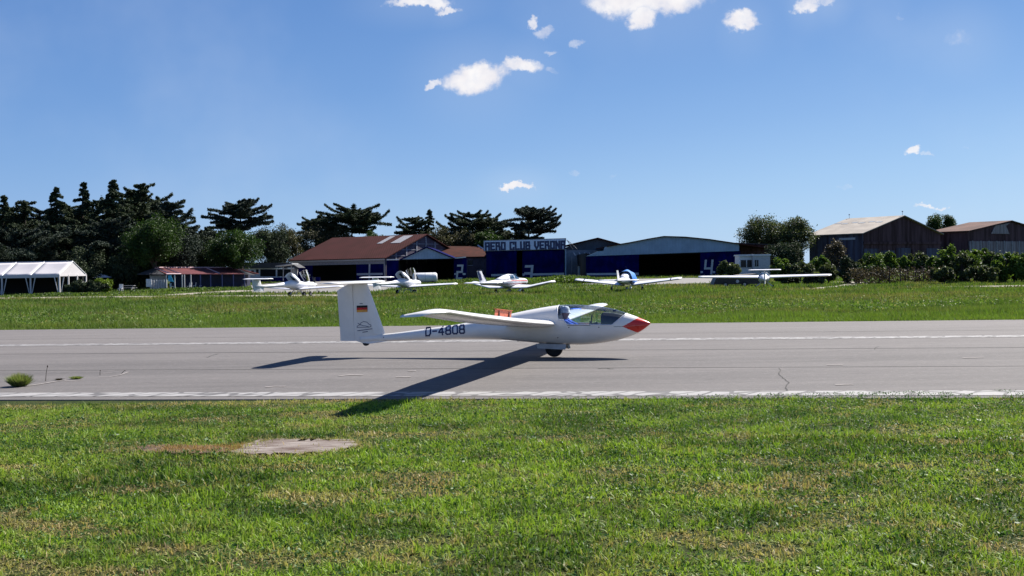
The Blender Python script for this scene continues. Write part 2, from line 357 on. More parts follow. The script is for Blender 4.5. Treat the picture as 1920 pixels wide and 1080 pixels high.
# the slab edges drop to the soil
for fn, s_ in ((E_near, -1), (E_far, 1)):
    A = [(x, fn(x), .004) for x in X]; B = [(x, fn(x)+s_*.02, -.06) for x in X]; n = len(A); mb.add(A+B, [(i, n+i, n+i+1, i+1) for i in range(n-1)])
mb.cm = 1
for J, wd, sd in ((J1, .035, 5), (J2, .05, 9), (J3, .035, 13)):
    strip(mb, lambda x: J(x)-wd/2, lambda x: J(x)+wd/2, .007, wob=.07, seed=sd)
def crack(pts, wd, z=.007, sub=4, jit=.03):
    P = []
    for a, b in zip(pts[:-1], pts[1:]):
        for k in range(sub): P.append(a.lerp(b, k/sub)+Vector((random.uniform(-jit, jit), random.uniform(-jit, jit), 0)))
    P.append(pts[-1]); L = []; R = []
    for i, p_ in enumerate(P):
        tv = (P[min(i+1, len(P)-1)]-P[max(i-1, 0)]); nn = Vector((-tv.y, tv.x, 0)).normalized()*wd/2*random.uniform(.6, 1.3)
        L.append((p_.x+nn.x, p_.y+nn.y, z)); R.append((p_.x-nn.x, p_.y-nn.y, z))
    n = len(P); mb.add(L+R, [(i, n+i, n+i+1, i+1) for i in range(n-1)])
crack([G(1461, 691), G(1464, 703), G(1472, 712), G(1477, 722), G(1474, 735)], .02)
crack([G(410, 664), G(400, 666), G(388, 671)], .025)
crack([G(1646, 650), G(1640, 656)], .02)
crack([G(1120, 692), G(1135, 691), G(1150, 692.5)], .05)
tag(mb.build('runway', [am, M['crack']]), kind='structure')
# white edge lines with the cracked paint the photo shows
wm = bpy.data.materials.new('cracked_white_line'); wm.use_nodes = True; t = NT(wm.node_tree)
pos = t.n('ShaderNodeNewGeometry').outputs[0]
nv = t.noise(pos, 3, 4, .6, out=1)
sk = t.n('ShaderNodeSeparateXYZ', i_0=t.vm('ADD', pos, t.vm('MULTIPLY', nv, (.12, .06, 0))))
xx = t.m('ADD', sk.outputs[0], t.m('MULTIPLY', sk.outputs[1], -.7))
vc = t.n('ShaderNodeCombineXYZ', i_0=t.m('MULTIPLY', xx, 2.7), i_1=t.m('MULTIPLY', sk.outputs[1], 1.7)).outputs[0]
vo = t.n('ShaderNodeTexVoronoi', feature='DISTANCE_TO_EDGE'); t.put(vo.inputs['Vector'], vc); vo.inputs['Scale'].default_value = 1.0
cracks = t.ss(vo.outputs['Distance'], .095, .04)
wear = t.ss(t.noise(t.vm('MULTIPLY', pos, (1, .6, 1)), 6, 6, .8), .42, .58)
c = t.mix(t.m('MULTIPLY', cracks, .85), (.25, .243, .240, 1), (.045, .042, .042, 1))
c = t.mix(t.m('MULTIPLY', wear, t.ss(sk.outputs[1], 16, 22, .25, .95)), c, (.14, .13, .13, 1))
p = t.n('ShaderNodeBsdfPrincipled', i_Base_Color=c, i_Roughness=.8); t.n('ShaderNodeOutputMaterial', i_Surface=p.outputs[0])
mb = MB(); strip(mb, W_n1, W_n0, .009, wob=.02, seed=21); tag(mb.build('runway_line', wm), kind='structure')
mb = MB(); strip(mb, W_f1, W_f0, .009, wob=.05, seed=25); tag(mb.build('runway_line', wm), kind='structure')
def gpatch(name, pix, m, dz=.02, sub=1.5, wob=.15, kind='structure', label=None, cat=None):
    """ground-hugging patch from a pixel outline"""
    P = []
    n = len(pix)
    for i in range(n):
        a, b = Vector(pix[i]), Vector(pix[(i+1) % n]); k = max(2, int((b-a).length/8))
        for j in range(k):
            q = a.lerp(b, j/k); g = G(q.x, q.y); P.append(g)
    bm = bmesh.new(); vs = [bm.verts.new((q.x+random.uniform(-wob, wob), q.y+random.uniform(-wob, wob)*2, 0)) for q in P]
    bm.faces.new(vs); bmesh.ops.triangulate(bm, faces=bm.faces[:])
    for y in [a for a, _ in GP[1:-1]]+[125, 140, 160, 175]:
        bmesh.ops.bisect_plane(bm, geom=bm.verts[:]+bm.edges[:]+bm.faces[:], plane_co=(0, y, 0), plane_no=(0, 1, 0))
    for v in bm.verts: v.co.z = gz(v.co.y)+dz
    me = bpy.data.meshes.new(name); bm.to_mesh(me); bm.free(); me.materials.append(m)
    for pl in me.polygons:
        if pl.normal.z < 0: pl.flip()
    o = bpy.data.objects.new(name, me); COL.objects.link(o)
    return tag(o, label, cat, kind=kind)
gpatch('path', [(-40, 561.5), (60, 560), (240, 559), (480, 558), (640, 557.5), (660, 553), (600, 552.5), (460, 554), (330, 555), (150, 556.5), (60, 557.5), (-40, 558.5)], M['path'], wob=.1)
gpatch('path', [(330, 554), (470, 546.5), (560, 543.5), (560, 540), (500, 541), (420, 545.5), (360, 549.5), (300, 553.5)], M['path'], wob=.1)
gpatch('apron', [(475, 549), (560, 549), (640, 548), (700, 547), (745, 540), (790, 531), (770, 523), (640, 526), (545, 528), (470, 535)], M['concrete'], .03)
gpatch('apron', [(1090, 533), (1160, 536), (1330, 531), (1345, 522), (1300, 521.5), (1200, 523), (1120, 524.5)], M['concrete'], .03)
gpatch('path', [(1495, 542.5), (1530, 543.5), (1560, 541.5), (1585, 537.5), (1625, 534.5), (1642, 530), (1600, 528.5), (1560, 528.5), (1600, 531), (1570, 536.5), (1530, 539.5)], M['path'], .03, wob=.3)
gpatch('path', [(1735, 540.5), (1800, 540.5), (1960, 537.5), (1960, 534.5), (1850, 536.5), (1742, 537.5)], M['path'], .03, wob=.1)
gpatch('path', [(1652, 541.5), (1690, 541.3), (1690, 540), (1652, 540.4)], M['path'], .03, wob=.05)
gpatch('path', [(866, 551), (885, 552.5), (886, 549), (868, 548.5)], M['path'], .03, wob=.1)
# worn slab and turned soil in the near lawn
gpatch('worn_slab', [(440, 847), (462, 851), (520, 852), (585, 850), (635, 845), (662, 838), (668, 830), (640, 826), (560, 825), (480, 826), (462, 833)], M['slab'], .006, wob=.05)
gpatch('bare_soil', [(256, 838), (268, 847), (310, 850), (380, 851), (430, 848), (440, 840), (400, 836), (330, 834), (290, 833)], M['dirt'], .006, wob=.02)

# ------------------------------------------------------------------ stroke lettering
GL = {'A': [[(0, 0), (0, 1), (1, 1), (1, 0)], [(0, .5), (1, .5)]], 'E': [[(1, 0), (0, 0), (0, 1), (1, 1)], [(0, .5), (.8, .5)]],
      'R': [[(0, 0), (0, 1), (.85, 1), (.85, .5), (0, .5)], [(.6, .5), (1, .35), (1, 0)]], 'O': [[(0, 0), (0, 1), (1, 1), (1, 0), (0, 0)]],
      'C': [[(1, .2), (1, 0), (0, 0), (0, 1), (1, 1), (1, .8)]], 'L': [[(0, 1), (0, 0), (1, 0)]], 'U': [[(0, 1), (0, 0), (1, 0), (1, 1)]],
      'B': [[(0, 0), (0, 1), (.9, 1), (.9, .55), (1, .45), (1, 0), (0, 0)], [(0, .5), (.9, .5)]], 'V': [[(0, 1), (.0, .45), (.5, 0), (1, .45), (1, 1)]],
      'N': [[(0, 0), (0, 1), (1, 0), (1, 1)]], 'D': [[(0, 0), (0, 1), (.7, 1), (1, .75), (1, .25), (.7, 0), (0, 0)]], '-': [[(.1, .5), (.9, .5)]],
      '8': [[(.2, .5), (0, .38), (0, .12), (.2, 0), (.8, 0), (1, .12), (1, .38), (.8, .5), (.2, .5), (.05, .62), (.05, .88), (.2, 1), (.8, 1), (.95, .88), (.95, .62), (.8, .5)]],
      '0': [[(.2, 0), (0, .15), (0, .85), (.2, 1), (.8, 1), (1, .85), (1, .15), (.8, 0), (.2, 0)]], '4': [[(.7, 0), (.7, 1), (0, .35), (0, .3), (1, .3)]],
      '#1': [[(.5, 0), (.5, 1)]], '#2': [[(0, 1), (1, 1), (1, .5), (0, .5), (0, 0), (1, 0)]], '#3': [[(0, 1), (1, 1), (1, 0), (0, 0)], [(0, .5), (1, .5)]],
      '#4': [[(0, 1), (0, .4), (1, .4)], [(1, 1), (1, 0)]], 'I': [[(.5, 0), (.5, 1)]]}
def glyph(mb, g, fn, w, h, th, step=.05, sl=0.0):
    """strokes mapped with fn(a, b) -> point; w,h size, th stroke width"""
    k = 0
    for pl in GL[g]:
        for a, b in zip(pl[:-1], pl[1:]):
            A = Vector((a[0]*w, a[1]*h)); B = Vector((b[0]*w, b[1]*h)); d = (B-A); L = d.length; d.normalize(); n = Vector((-d.y, d.x))
            A = A-d*th/2; L += th; ns = max(1, int(L/step)); V = []; k += 1
            for i in range(ns+1):
                c = A+d*(L*i/ns)
                for s_ in (-.5, 0, .5):
                    q = c+n*(th*s_); V.append(fn(q.x+q.y*sl, q.y, .0006*k))
            mb.add(V, [(i*3+j, i*3+j+1, i*3+j+4, i*3+j+3) for i in range(ns) for j in range(2)])
# ------------------------------------------------------------------ the sailplane on the runway
YAW = -0.2316
gl = thing('glider', 'white T-tail glider with orange-red nose rolling on the runway, pilot under the clear canopy', 'glider', (0.80, 21.08, .009), YAW)
TOP = np.array([(-4.05, .43), (-3.5, .468), (-2.62, .57), (-1.87, .669), (-.92, .845), (-.54, .92), (-.19, .98), (.08, 1.015), (.35, 1.026), (.7, 1.012), (.96, .981), (1.22, .927), (1.42, .862), (1.67, .77), (1.84, .695), (1.895, .665)])
BOT = np.array([(-4.05, .305), (-3.5, .312), (-2.62, .343), (-1.87, .360), (-.92, .335), (-.29, .280), (.25, .250), (.51, .243), (1.04, .290), (1.38, .362), (1.64, .460), (1.82, .575), (1.895, .640)])
WID = np.array([(-4.05, .05), (-3.5, .07), (-2.62, .105), (-1.87, .145), (-.92, .235), (-.4, .29), (.1, .31), (.6, .31), (1.0, .285), (1.35, .225), (1.6, .155), (1.8, .075), (1.895, .018)])
def cub(T_, x):
    """smooth monotone-ish interpolation"""
    X_, Y_ = T_[:, 0], T_[:, 1]; m_ = np.gradient(Y_, X_); i = np.clip(np.searchsorted(X_, x)-1, 0, len(X_)-2)
    h = X_[i+1]-X_[i]; u = (x-X_[i])/h
    return (2*u**3-3*u**2+1)*Y_[i]+(u**3-2*u**2+u)*h*m_[i]+(-2*u**3+3*u**2)*Y_[i+1]+(u**3-u**2)*h*m_[i+1]
def fus(x, th):
    zt, zb, hw = cub(TOP, x), cub(BOT, x), cub(WID, x); zc = zb+(zt-zb)*.46
    c, s_ = np.cos(th), np.sin(th); e = .92
    y = hw*np.sign(c)*np.abs(c)**e; z = np.where(s_ > 0, zc+(zt-zc)*np.abs(s_)**e, zc-(zc-zb)*np.abs(s_)**e)
    return y, z
def fus_y(x, z):
    """half width of the hull at height z"""
    zt, zb, hw = cub(TOP, x), cub(BOT, x), cub(WID, x); zc = zb+(zt-zb)*.46
    s_ = min(.999, abs((z-zc)/((zt-zc) if z > zc else (zc-zb)))); s_ = s_**(1/.92)
    return float(hw*math.sqrt(max(0, 1-s_*s_))**.92)
gx = np.concatenate([np.linspace(-4.05, -.1, 80), np.arange(-.09, 1.885, .0125), [1.888, 1.895]]); NTH = 144
th = np.arange(NTH)/NTH*2*np.pi
V = []; 
for x in gx:
    y, z = fus(np.full(NTH, x), th); V += [(x, a, b) for a, b in zip(y, z)]
def in_can(x, z):
    rear = .095+max(0, (.90-z))*.22 if z < .9 else .095+(z-.9)*-.05
    rear = .11+(1.03-z)**1.6*.30
    bot = .655-(x-.25)*.018
    front = 1.19+(z-.64)*1.22
    # rounded lower rear corner
    cx, cz, r_ = .38, bot+.10, .10
    if x < cx and z < cz and (x-cx)**2/(.12**2)+(z-cz)**2/(r_**2) > 1: return False
    return z > bot and rear < x < front
def in_red(x, z): return x > 1.385+abs(z-(.603+(x-1.38)*.055))*1.93
FW, FC, MW = [], [], []
for i in range(len(gx)-1):
    for k in range(NTH):
        f = (i*NTH+k, i*NTH+(k+1) % NTH, (i+1)*NTH+(k+1) % NTH, (i+1)*NTH+k)
        cx = (gx[i]+gx[i+1])/2; cz = sum(V[j][2] for j in f)/4
        if in_can(cx, cz): FC.append(f)
        else: FW.append(f); MW.append(1 if in_red(cx, cz) else 0)
nl = len(gx)-1
FW += [tuple(range(NTH-1, -1, -1)), tuple(range(nl*NTH, (nl+1)*NTH))]; MW += [0, 1]
M['hullin'] = M['gel']
fo = mk('fuselage', V, FW, [M['gel'], M['red']], gl, True, MW)
# canopy: own mesh, one thin shell just proud of the hull
bmc = bmesh.new(); vm_ = {}
for f in FC:
    for j in f:
        if j not in vm_: vm_[j] = bmc.verts.new(V[j])
    bmc.faces.new([vm_[j] for j in f])
edge = [e for e in bmc.edges if len(e.link_faces) == 1]
fr = MB(); bb = [(Vector(e.verts[0].co), Vector(e.verts[1].co)) for e in edge]
me = bpy.data.meshes.new('canopy'); bmc.to_mesh(me); bmc.free(); me.materials.append(M['canopy'])
me.polygons.foreach_set('use_smooth', [True]*len(me.polygons)); can = bpy.data.objects.new('canopy', me); COL.objects.link(can); can.parent = gl
# canopy rim follows the analytic outline
rim = []
def rimpt(x, z): return (x, fus_y(x, z)+.002, z)
o1 = []
for z in np.linspace(1.012, .74, 20): o1.append((.11+(1.03-z)**1.6*.30, z))
for a in np.linspace(0, math.pi/2, 7)[1:]:
    o1.append((.38-.12*math.cos(a)*.98, .652+.10-.10*math.sin(a)))
for x in np.linspace(.42, 1.17, 24): o1.append((x, .655-(x-.25)*.018))
for z in np.linspace(.645, cub(TOP, 1.45)-.004, 16): o1.append((1.19+(z-.64)*1.22, z))
for sgn in (-1, 1):
    P = [(x, sgn*(fus_y(x, z)+.001), z) for x, z in o1]
    # flat white band along the opening
    mb2 = MB(); mb2.tube(P, .010, 6); mb2.build('canopy_frame', M['gel2'], gl, True)
mb2 = MB()
P = [(.11+(1.03-1.012)**1.6*.3, -fus_y(.11, 1.008), 1.01)]+[(.112, y_, 1.012+.006*(1-(y_/.09)**2)) for y_ in (-.05, 0, .05)]+[(.11, fus_y(.11, 1.008), 1.01)]
mb2.tube(P, .009, 6); mb2.build('canopy_frame', M['gel2'], gl, True)
# black seam under the canopy sill
mb2 = MB()
for a, b_ in ((.33, .78),): mb2.tube([(x, -fus_y(x, .640)-.001, .640-(x-.25)*.012) for x in np.linspace(a, b_, 16)], .004, 5)
mb2.build('seam', M['dark'], gl); mb2 = MB()
mb2.tube([(x, -fus_y(x, .606)-.001, .606) for x in np.linspace(1.22, 1.40, 8)], .003, 5)
mb2.build('seam', M['dark'], gl)
for x, z in ((.36, .60), (.94, .597), (.13, .40), (-.72, .32), (-3.52, .40)): mb2 = MB(); mb2.tube([(x, -fus_y(x, z)+.01, z), (x, -fus_y(x, z)-.004, z)], .011, 8); mb2.build('hull_port', M['dark'], gl)
mb2 = MB(); mb2.tube([(x, -fus_y(x, .603+(x-1.38)*.055)-.001, .603+(x-1.38)*.055) for x in np.linspace(1.42, 1.885, 12)], .0035, 5)
mb2.build('nose_crease', mat('pale_red_seam', (.75, .22, .16), .4, obj=True), gl)
# cockpit tub, seat, panel, stick
mb2 = MB()
rings = []
for x in np.linspace(.13, 1.4, 12):
    r_ = []
    for a in np.linspace(math.pi, 2*math.pi, 13):
        zc = .625; r_.append((x, math.cos(a)*max(.02, fus_y(x, zc)-.02), zc+math.sin(a)*(.33-.10*(x-.13))))
    rings.append(r_)
n = 13
Vt = [p for r in rings for p in r]; mb2.add(Vt, [(i*n+k, i*n+k+1, (i+1)*n+k+1, (i+1)*n+k) for i in range(len(rings)-1) for k in range(n-1)])
mb2.build('cockpit_tub', M['lgrey'], gl, True)
mb2 = MB(); mb2.ext([(.12, -.2, .36), (.12, .2, .36), (.03, .2, .92), (.03, -.2, .92)], (.05, 0, .02)); mb2.box(.05, -.09, .82, .14, .09, .96); mb2.build('seat_back', M['dark'], gl)
mb2 = MB()   # instrument panel and glare shield
R_ = []
for x, zt, hw in ((.965, .845, .19), (1.0, .872, .2), (1.15, .858, .19), (1.30, .835, .165), (1.42, .80, .12)):
    R_.append([(x, -hw, .60), (x, -hw*1.0, zt-.05), (x, -hw*.6, zt), (x, hw*.6, zt), (x, hw, zt-.05), (x, hw, .60)])
mb2.loft(R_); mb2.build('instrument_panel', M['black'], gl)
mb2 = MB(); mb2.tube([(.70, 0, .38), (.73, 0, .62)], .012, 8); mb2.tube([(.73, 0, .62), (.735, 0, .70)], .02, 8); mb2.build('control_stick', M['black'], gl)
mb2 = MB(); mb2.tube([(.79, -.17, .64), (.78, -.19, .70), (.795, -.17, .84)], .011, 6); mb2.tube([(.74, -.17, .64), (.84, -.17, .655), (.90, -.16, .67)], .03, 8); mb2.build('microphone', M['black'], gl)
mb2 = MB(); mb2.box(1.18, -.03, .885, 1.24, .03, .925); mb2.build('compass', M['dark'], gl)
# wings
AF = [(0, 0), (.005, .013), (.02, .030), (.06, .055), (.13, .078), (.25, .096), (.4, .100), (.55, .088), (.7, .062), (.85, .033), (1, .002)]
AL = [(.85, -.004), (.7, -.016), (.55, -.030), (.4, -.042), (.25, -.046), (.13, -.042), (.06, -.031), (.02, -.019), (.005, -.009)]
def airfoil(c, tk=1.0): return [(-x*c, z*c*tk) for x, z in AF]+[(-x*c, z*c*tk) for x, z in AL]
def wing(mb, st, cap=True):
    """st: list of (y, x_le, z, chord, twist, thick)"""
    rings = []
    for y, xl, z, c, tw, tk in st:
        r_ = []
        for a, b_ in airfoil(c, tk):
            r_.append((xl+a*math.cos(tw)+b_*math.sin(tw), y, z+b_*math.cos(tw)+a*math.sin(tw)))
        rings.append(r_)
    mb.loft(rings, cap)
for sgn, zt in ((-1, 1.225), (1, .765)):
    st = []
    for q in np.linspace(.0, 1, 26):
        y = .20+(7.5-.20)*q; z = .655+(zt-.655)*(.82*q+.18*q*q)
        if q < .55: c = .92-.12*q/.55; xl = .085-.01*q/.55
        else: c = .80-.27*(q-.55)/.45; xl = .075-.04*(q-.55)/.45
        tk = 1.04
        if q > .955:
            e = (q-.955)/.045; xl -= .16*e**2.2; c *= (1-.22*e**2); tk *= (1-.45*e); z -= .03*e*e
        st.append((sgn*y, xl, z, c, .038, tk))
    # swept, drooped tip
    y, xl, z, c, tw, tk = st[-1]; st.append((sgn*(7.54), xl-.14, z-.035, c*.70, .038, .4))
    if sgn > 0: st = st[::-1]
    mb2 = MB(); wing(mb2, st); w_ = mb2.build('wing', M['gel'], gl, True)
    # fairing at the root
    mb2 = MB(); wing(mb2, [(sgn*.16, .14, .645, 1.10, .038, 1.15), (sgn*.26, .11, .652, 1.02, .038, 1.10), (sgn*.36, .088, .66, .925, .038, 1.09)][::-sgn]); mb2.build('wing_root_fairing', M['gel'], gl, True)
    # control surface gaps, underside
    mb2 = MB(); Yv = np.linspace(.30, 6.9, 24); P = []
    for y in Yv:
        q = (y-.2)/7.3; z = .655+(zt-.655)*(.82*q+.18*q*q); c = .90-.14*q/.55 if q < .55 else .76-.33*(q-.55)/.45; xl = .085-.02*q/.55 if q < .55 else .065-.07*(q-.55)/.45
        P.append((xl-.80*c, sgn*y, z-.009*c-.80*c*.038-.002))
    mb2.tube(P, .004, 4); mb2.build('flap_gap', M['dark'], gl)
    # airbrake standing up out of the wing
    if sgn > 0: continue
    ab = MB()
    def wz(y): q = (y-.2)/7.3; return .655+(zt-.655)*(.82*q+.18*q*q)
    ya, yb = 1.95, 3.15; xb = -.40
    Pa = [(xb, sgn*ya, wz(ya)+.07), (xb, sgn*yb, wz(yb)+.065), (xb+.02, sgn*yb, wz(yb)+.215), (xb+.02, sgn*ya, wz(ya)+.22)]
    ab.ext(Pa, (-.006, 0, 0)); ab.ext([(xb+.045, sgn*ya, wz(ya)+.22), (xb+.045, sgn*yb, wz(yb)+.215), (xb-.015, sgn*yb, wz(yb)+.222), (xb-.015, sgn*ya, wz(ya)+.227)], (0, 0, .008))
    abo = ab.build('airbrake', M['airbrake'], gl)
    for yy in (ya+.22, yb-.25): a2 = MB(); a2.box(xb+.007, sgn*yy-.012, wz(yy)+.06, xb+.03, sgn*yy+.012, wz(yy)+.20); a2.build('airbrake_arm', M['dark'], abo)
mb2 = MB(); mb2.tube([(-.47, -7.40, 1.20), (-.45, -7.40, 1.165), (-.35, -7.40, 1.155), (-.28, -7.40, 1.18)], [.006, .012, .012, .006], 6); mb2.build('tip_skid', M['dark'], gl)
# fin and rudder
def finring(z, xl, xt, tk):
    c = xl-xt; return [(xl-c*a, b_*c*tk, z) for a, b_ in [(0, 0), (.02, .022), (.08, .042), (.25, .058), (.45, .055), (.65, .04)]]+[(xl-c*a, -b_*c*tk, z) for a, b_ in [(.65, .04), (.45, .055), (.25, .058), (.08, .042), (.02, .022)]]
ZL = [(.33, -3.62, -4.15), (.40, -3.56, -4.16), (.47, -3.51, -4.165), (.55, -3.535, -4.17), (.8, -3.622, -4.175), (1.1, -3.73, -4.18), (1.35, -3.822, -4.185), (1.50, -3.876, -4.19)]
mb2 = MB(); R_ = []
for z, xl, xt in ZL:
    cfull = xl-(-4.49 if z < .6 else -4.49-(z-.5)*.055)
    R_.append([(xl-cfull*a, s_*b_*cfull, z) for a, b_, s_ in [(0, 0, 1), (.02, .016, 1), (.08, .032, 1), (.22, .045, 1), (.42, .046, 1), ((xl-xt)/cfull, .034, 1), ((xl-xt)/cfull, .034, -1), (.42, .046, -1), (.22, .045, -1), (.08, .032, -1), (.02, .016, -1)]])
mb2.loft(R_); finm = mb2.build('fin', M['gel'], gl, False)
mb2 = MB(); R_ = []
for z, xh, xt in ((.325, -4.155, -4.485), (.5, -4.172, -4.49), (.9, -4.183, -4.515), (1.36, -4.192, -4.54), (1.385, -4.193, -4.50), (1.49, -4.196, -4.30)):
    c = xh-xt; R_.append([(xh, .031, z), (xh-.5*c, .018, z), (xt, .003, z), (xt, -.003, z), (xh-.5*c, -.018, z), (xh, -.031, z)])
mb2.loft(R_); mb2.build('rudder', M['gel'], gl)
mb2 = MB(); mb2.ext([(-3.45, -.05, .318), (-3.62, -.05, .33), (-4.15, -.03, .33), (-4.0, -.03, .285), (-3.80, -.045, .27)], (0, .08, 0)); mb2.build('tail_wheel_fairing', M['gel'], gl)
mb2 = MB(); mb2.tube([(-3.925, -.022, .295), (-3.925, .022, .295)], .072, 20); mb2.build('tail_wheel', M['black'], gl, False)
# tailplane with raked tips
mb2 = MB(); st = []
for q in np.linspace(-1, 1, 33):
    a = abs(q); y = q*1.42; c = .62-.20*a; xl = -3.80-.16*a
    if a > .9: e = (a-.9)/.1; xl -= .10*e*e; c *= 1-.45*e*e
    st.append((y, xl, 1.515+.01*a, c, .0, .75))
wing(mb2, st); mb2.build('tailplane', M['gel'], gl, True)
# registration, flag, club badge on the fin side facing the camera
mb2 = MB(); rx = -2.60; cw = .098; gap = .048
for ch in 'D-4808':
    hh = .160; w2 = cw if ch != '-' else cw*.9
    def fn(a, b_, k, rx=rx):
        x = rx+a; z = .432+(x+2.6)*.068+b_+.0
        return (x, -fus_y(x, z)-.003-k, z)
    glyph(mb2, ch, fn, w2, hh, .030, .02, -.09); rx += w2+gap
mb2.build('registration', M['navy'], gl)
def fin_y(x, z): return -.046*.62-.006
fl = [( 'black', 1.005, 1.050), ('flagred', .962, 1.004), ('flaggold', .915, .961)]
mb2 = MB(); ms = []
for i, (k, z0, z1) in enumerate(fl):
    ms.append(M[k]); mb2.cm = i; yv = -.0485
    mb2.add([(-4.10, yv, z0), (-3.865, yv, z0+.006), (-3.865, yv, z1+.006), (-4.10, yv, z1)], [(0, 1, 2, 3)])
mb2.build('flag_marking', ms, gl)
mb2 = MB(); yv = -.0495
def ln(P, wd=.012):
    for i, (a, b_) in enumerate(zip(P[:-1], P[1:])):
        a, b_ = Vector(a), Vector(b_); d = (b_-a).normalized(); nn = Vector((-d.y, d.x))*wd/2; a = a-d*wd*.3; b_ = b_+d*wd*.3
        mb2.add([(q.x, yv-.0004*i, q.y) for q in (a+nn, a-nn, b_-nn, b_+nn)], [(0, 1, 2, 3)])
ln([(-4.10, .605), (-4.09, .635), (-4.04, .655), (-4.01, .70), (-3.95, .725), (-3.88, .71), (-3.84, .67), (-3.80, .655), (-3.795, .625), (-3.83, .61), (-4.10, .603)], .009)
ln([(-4.08, .69), (-4.03, .66), (-3.97, .640), (-3.90, .632), (-3.83, .61)], .009)
mb2.build('club_badge', M['navy'], gl)
for P_ in ([(-4.09, .535), (-3.77, .575)], [(-3.98, .505), (-3.87, .518)], [(-4.03, 1.09), (-3.97, 1.092)]): mb2 = MB(); ln(P_, .013); mb2.build('fin_line', M['navy'], gl)
# main wheel and gear doors
mb2 = MB(); 
R_ = [[(math.cos(a)*r_, y_, .178+math.sin(a)*r_) for a in np.linspace(0, 2*math.pi, 32, endpoint=False)] for y_, r_ in ((-.06, .10), (-.062, .14), (-.045, .170), (0, .178), (.045, .170), (.062, .14), (.06, .10))]
mb2.loft(R_); wh = mb2.build('main_wheel', M['black'], gl, True)
mb2 = MB(); mb2.tube([(0, -.064, .178), (0, .064, .178)], .06, 20); mb2.build('rim', M['dark'], wh)
for s_ in (-1, 1):
    mb2 = MB(); mb2.ext([(-.33, s_*.13, .275), (.27, s_*.13, .26), (.255, s_*.155, .155), (-.30, s_*.155, .185)], (0, s_*.008, 0)); mb2.build('gear_door', M['lgrey'], gl)
mb2 = MB(); mb2.ext([(.27, -.13, .262), (.27, .13, .262), (.30, .12, .17), (.30, -.12, .17)], (.01, 0, 0)); mb2.build('gear_door', M['dark'], gl)

# ------------------------------------------------------------------ pilot (one continuous skinned body, reclining in the cockpit)
pilot = thing('person', 'pilot in a blue shirt and pale cloth hat sitting under the glider canopy', 'person', gl.location, YAW)
def skinned(name, chains, m, parent, sub=2, root=0):
    bm = bmesh.new(); lay = bm.verts.layers.skin.verify(); idx = {}
    def vert(k, p, r):
        if k not in idx:
            v = bm.verts.new(p); v[lay].radius = (r, r) if not isinstance(r, tuple) else r; idx[k] = v
        return idx[k]
    first = True
    for ch in chains:
        pr = None
        for (k, p, r) in ch:
            v = vert(k, p, r)
            if first: v[lay].use_root = True; first = False
            if pr is not None and bm.edges.get((pr, v)) is None: bm.edges.new((pr, v))
            pr = v
    me = bpy.data.meshes.new(name); bm.to_mesh(me); bm.free(); me.materials.append(m)
    o = bpy.data.objects.new(name, me); COL.objects.link(o); o.parent = parent
    s1 = o.modifiers.new('s', 'SKIN'); s1.use_smooth_shade = True; s2 = o.modifiers.new('u', 'SUBSURF'); s2.levels = sub; s2.render_levels = sub
    dg = bpy.context.evaluated_depsgraph_get(); me2 = bpy.data.meshes.new_from_object(o.evaluated_get(dg)); o.modifiers.clear(); o.data = me2
    me2.materials.clear(); me2.materials.append(m); me2.polygons.foreach_set('use_smooth', [True]*len(me2.polygons))
    return o
def arm(s_):
    sh_ = [('neck0', (.225, 0, .70), (.055, .06)), ('sh%d' % s_, (.25, s_*.16, .685), .05), ('el%d' % s_, (.46, s_*.18, .595), .036), ('wr%d' % s_, (.60, s_*.13, .60), .024), ('pa%d' % s_, (.655, s_*.115, .625), (.028, .016))]
    ch = [sh_]
    for j, (dy, L) in enumerate(((-.024, .045), (-.009, .055), (.006, .052), (.02, .042))):
        b0 = (.675, s_*(.115+dy), .635)
        ch.append([sh_[-1], ('f%d%d' % (s_, j), b0, .008), ('g%d%d' % (s_, j), (.675+L*.7, s_*(.112+dy), .645), .0075), ('h%d%d' % (s_, j), (.68+L*.8, s_*(.108+dy), .622), .006)])
    ch.append([sh_[-1], ('t%d' % s_, (.66, s_*(.085), .645), .009), ('u%d' % s_, (.69, s_*.07, .655), .007)])
    return ch
leg = lambda s_: [('pel', (.36, 0, .40), (.10, .13)), ('hp%d' % s_, (.44, s_*.09, .39), .075), ('kn%d' % s_, (.86, s_*.10, .52), .052), ('an%d' % s_, (1.22, s_*.08, .45), .036), ('ft%d' % s_, (1.25, s_*.08, .53), .03)]
body = skinned('body', [[('pel', (.36, 0, .40), (.10, .13)), ('wst', (.31, 0, .50), (.09, .12)), ('chs', (.25, 0, .62), (.10, .145)), ('neck0', (.225, 0, .70), (.055, .06)), ('neck1', (.225, 0, .755), .042),
     ('hd0', (.235, 0, .80), .062), ('hd1', (.235, 0, .865), (.082, .072)), ('hd2', (.232, 0, .925), (.07, .06))]]+arm(-1)+arm(1)+[leg(-1), leg(1)], M['skin'], pilot)
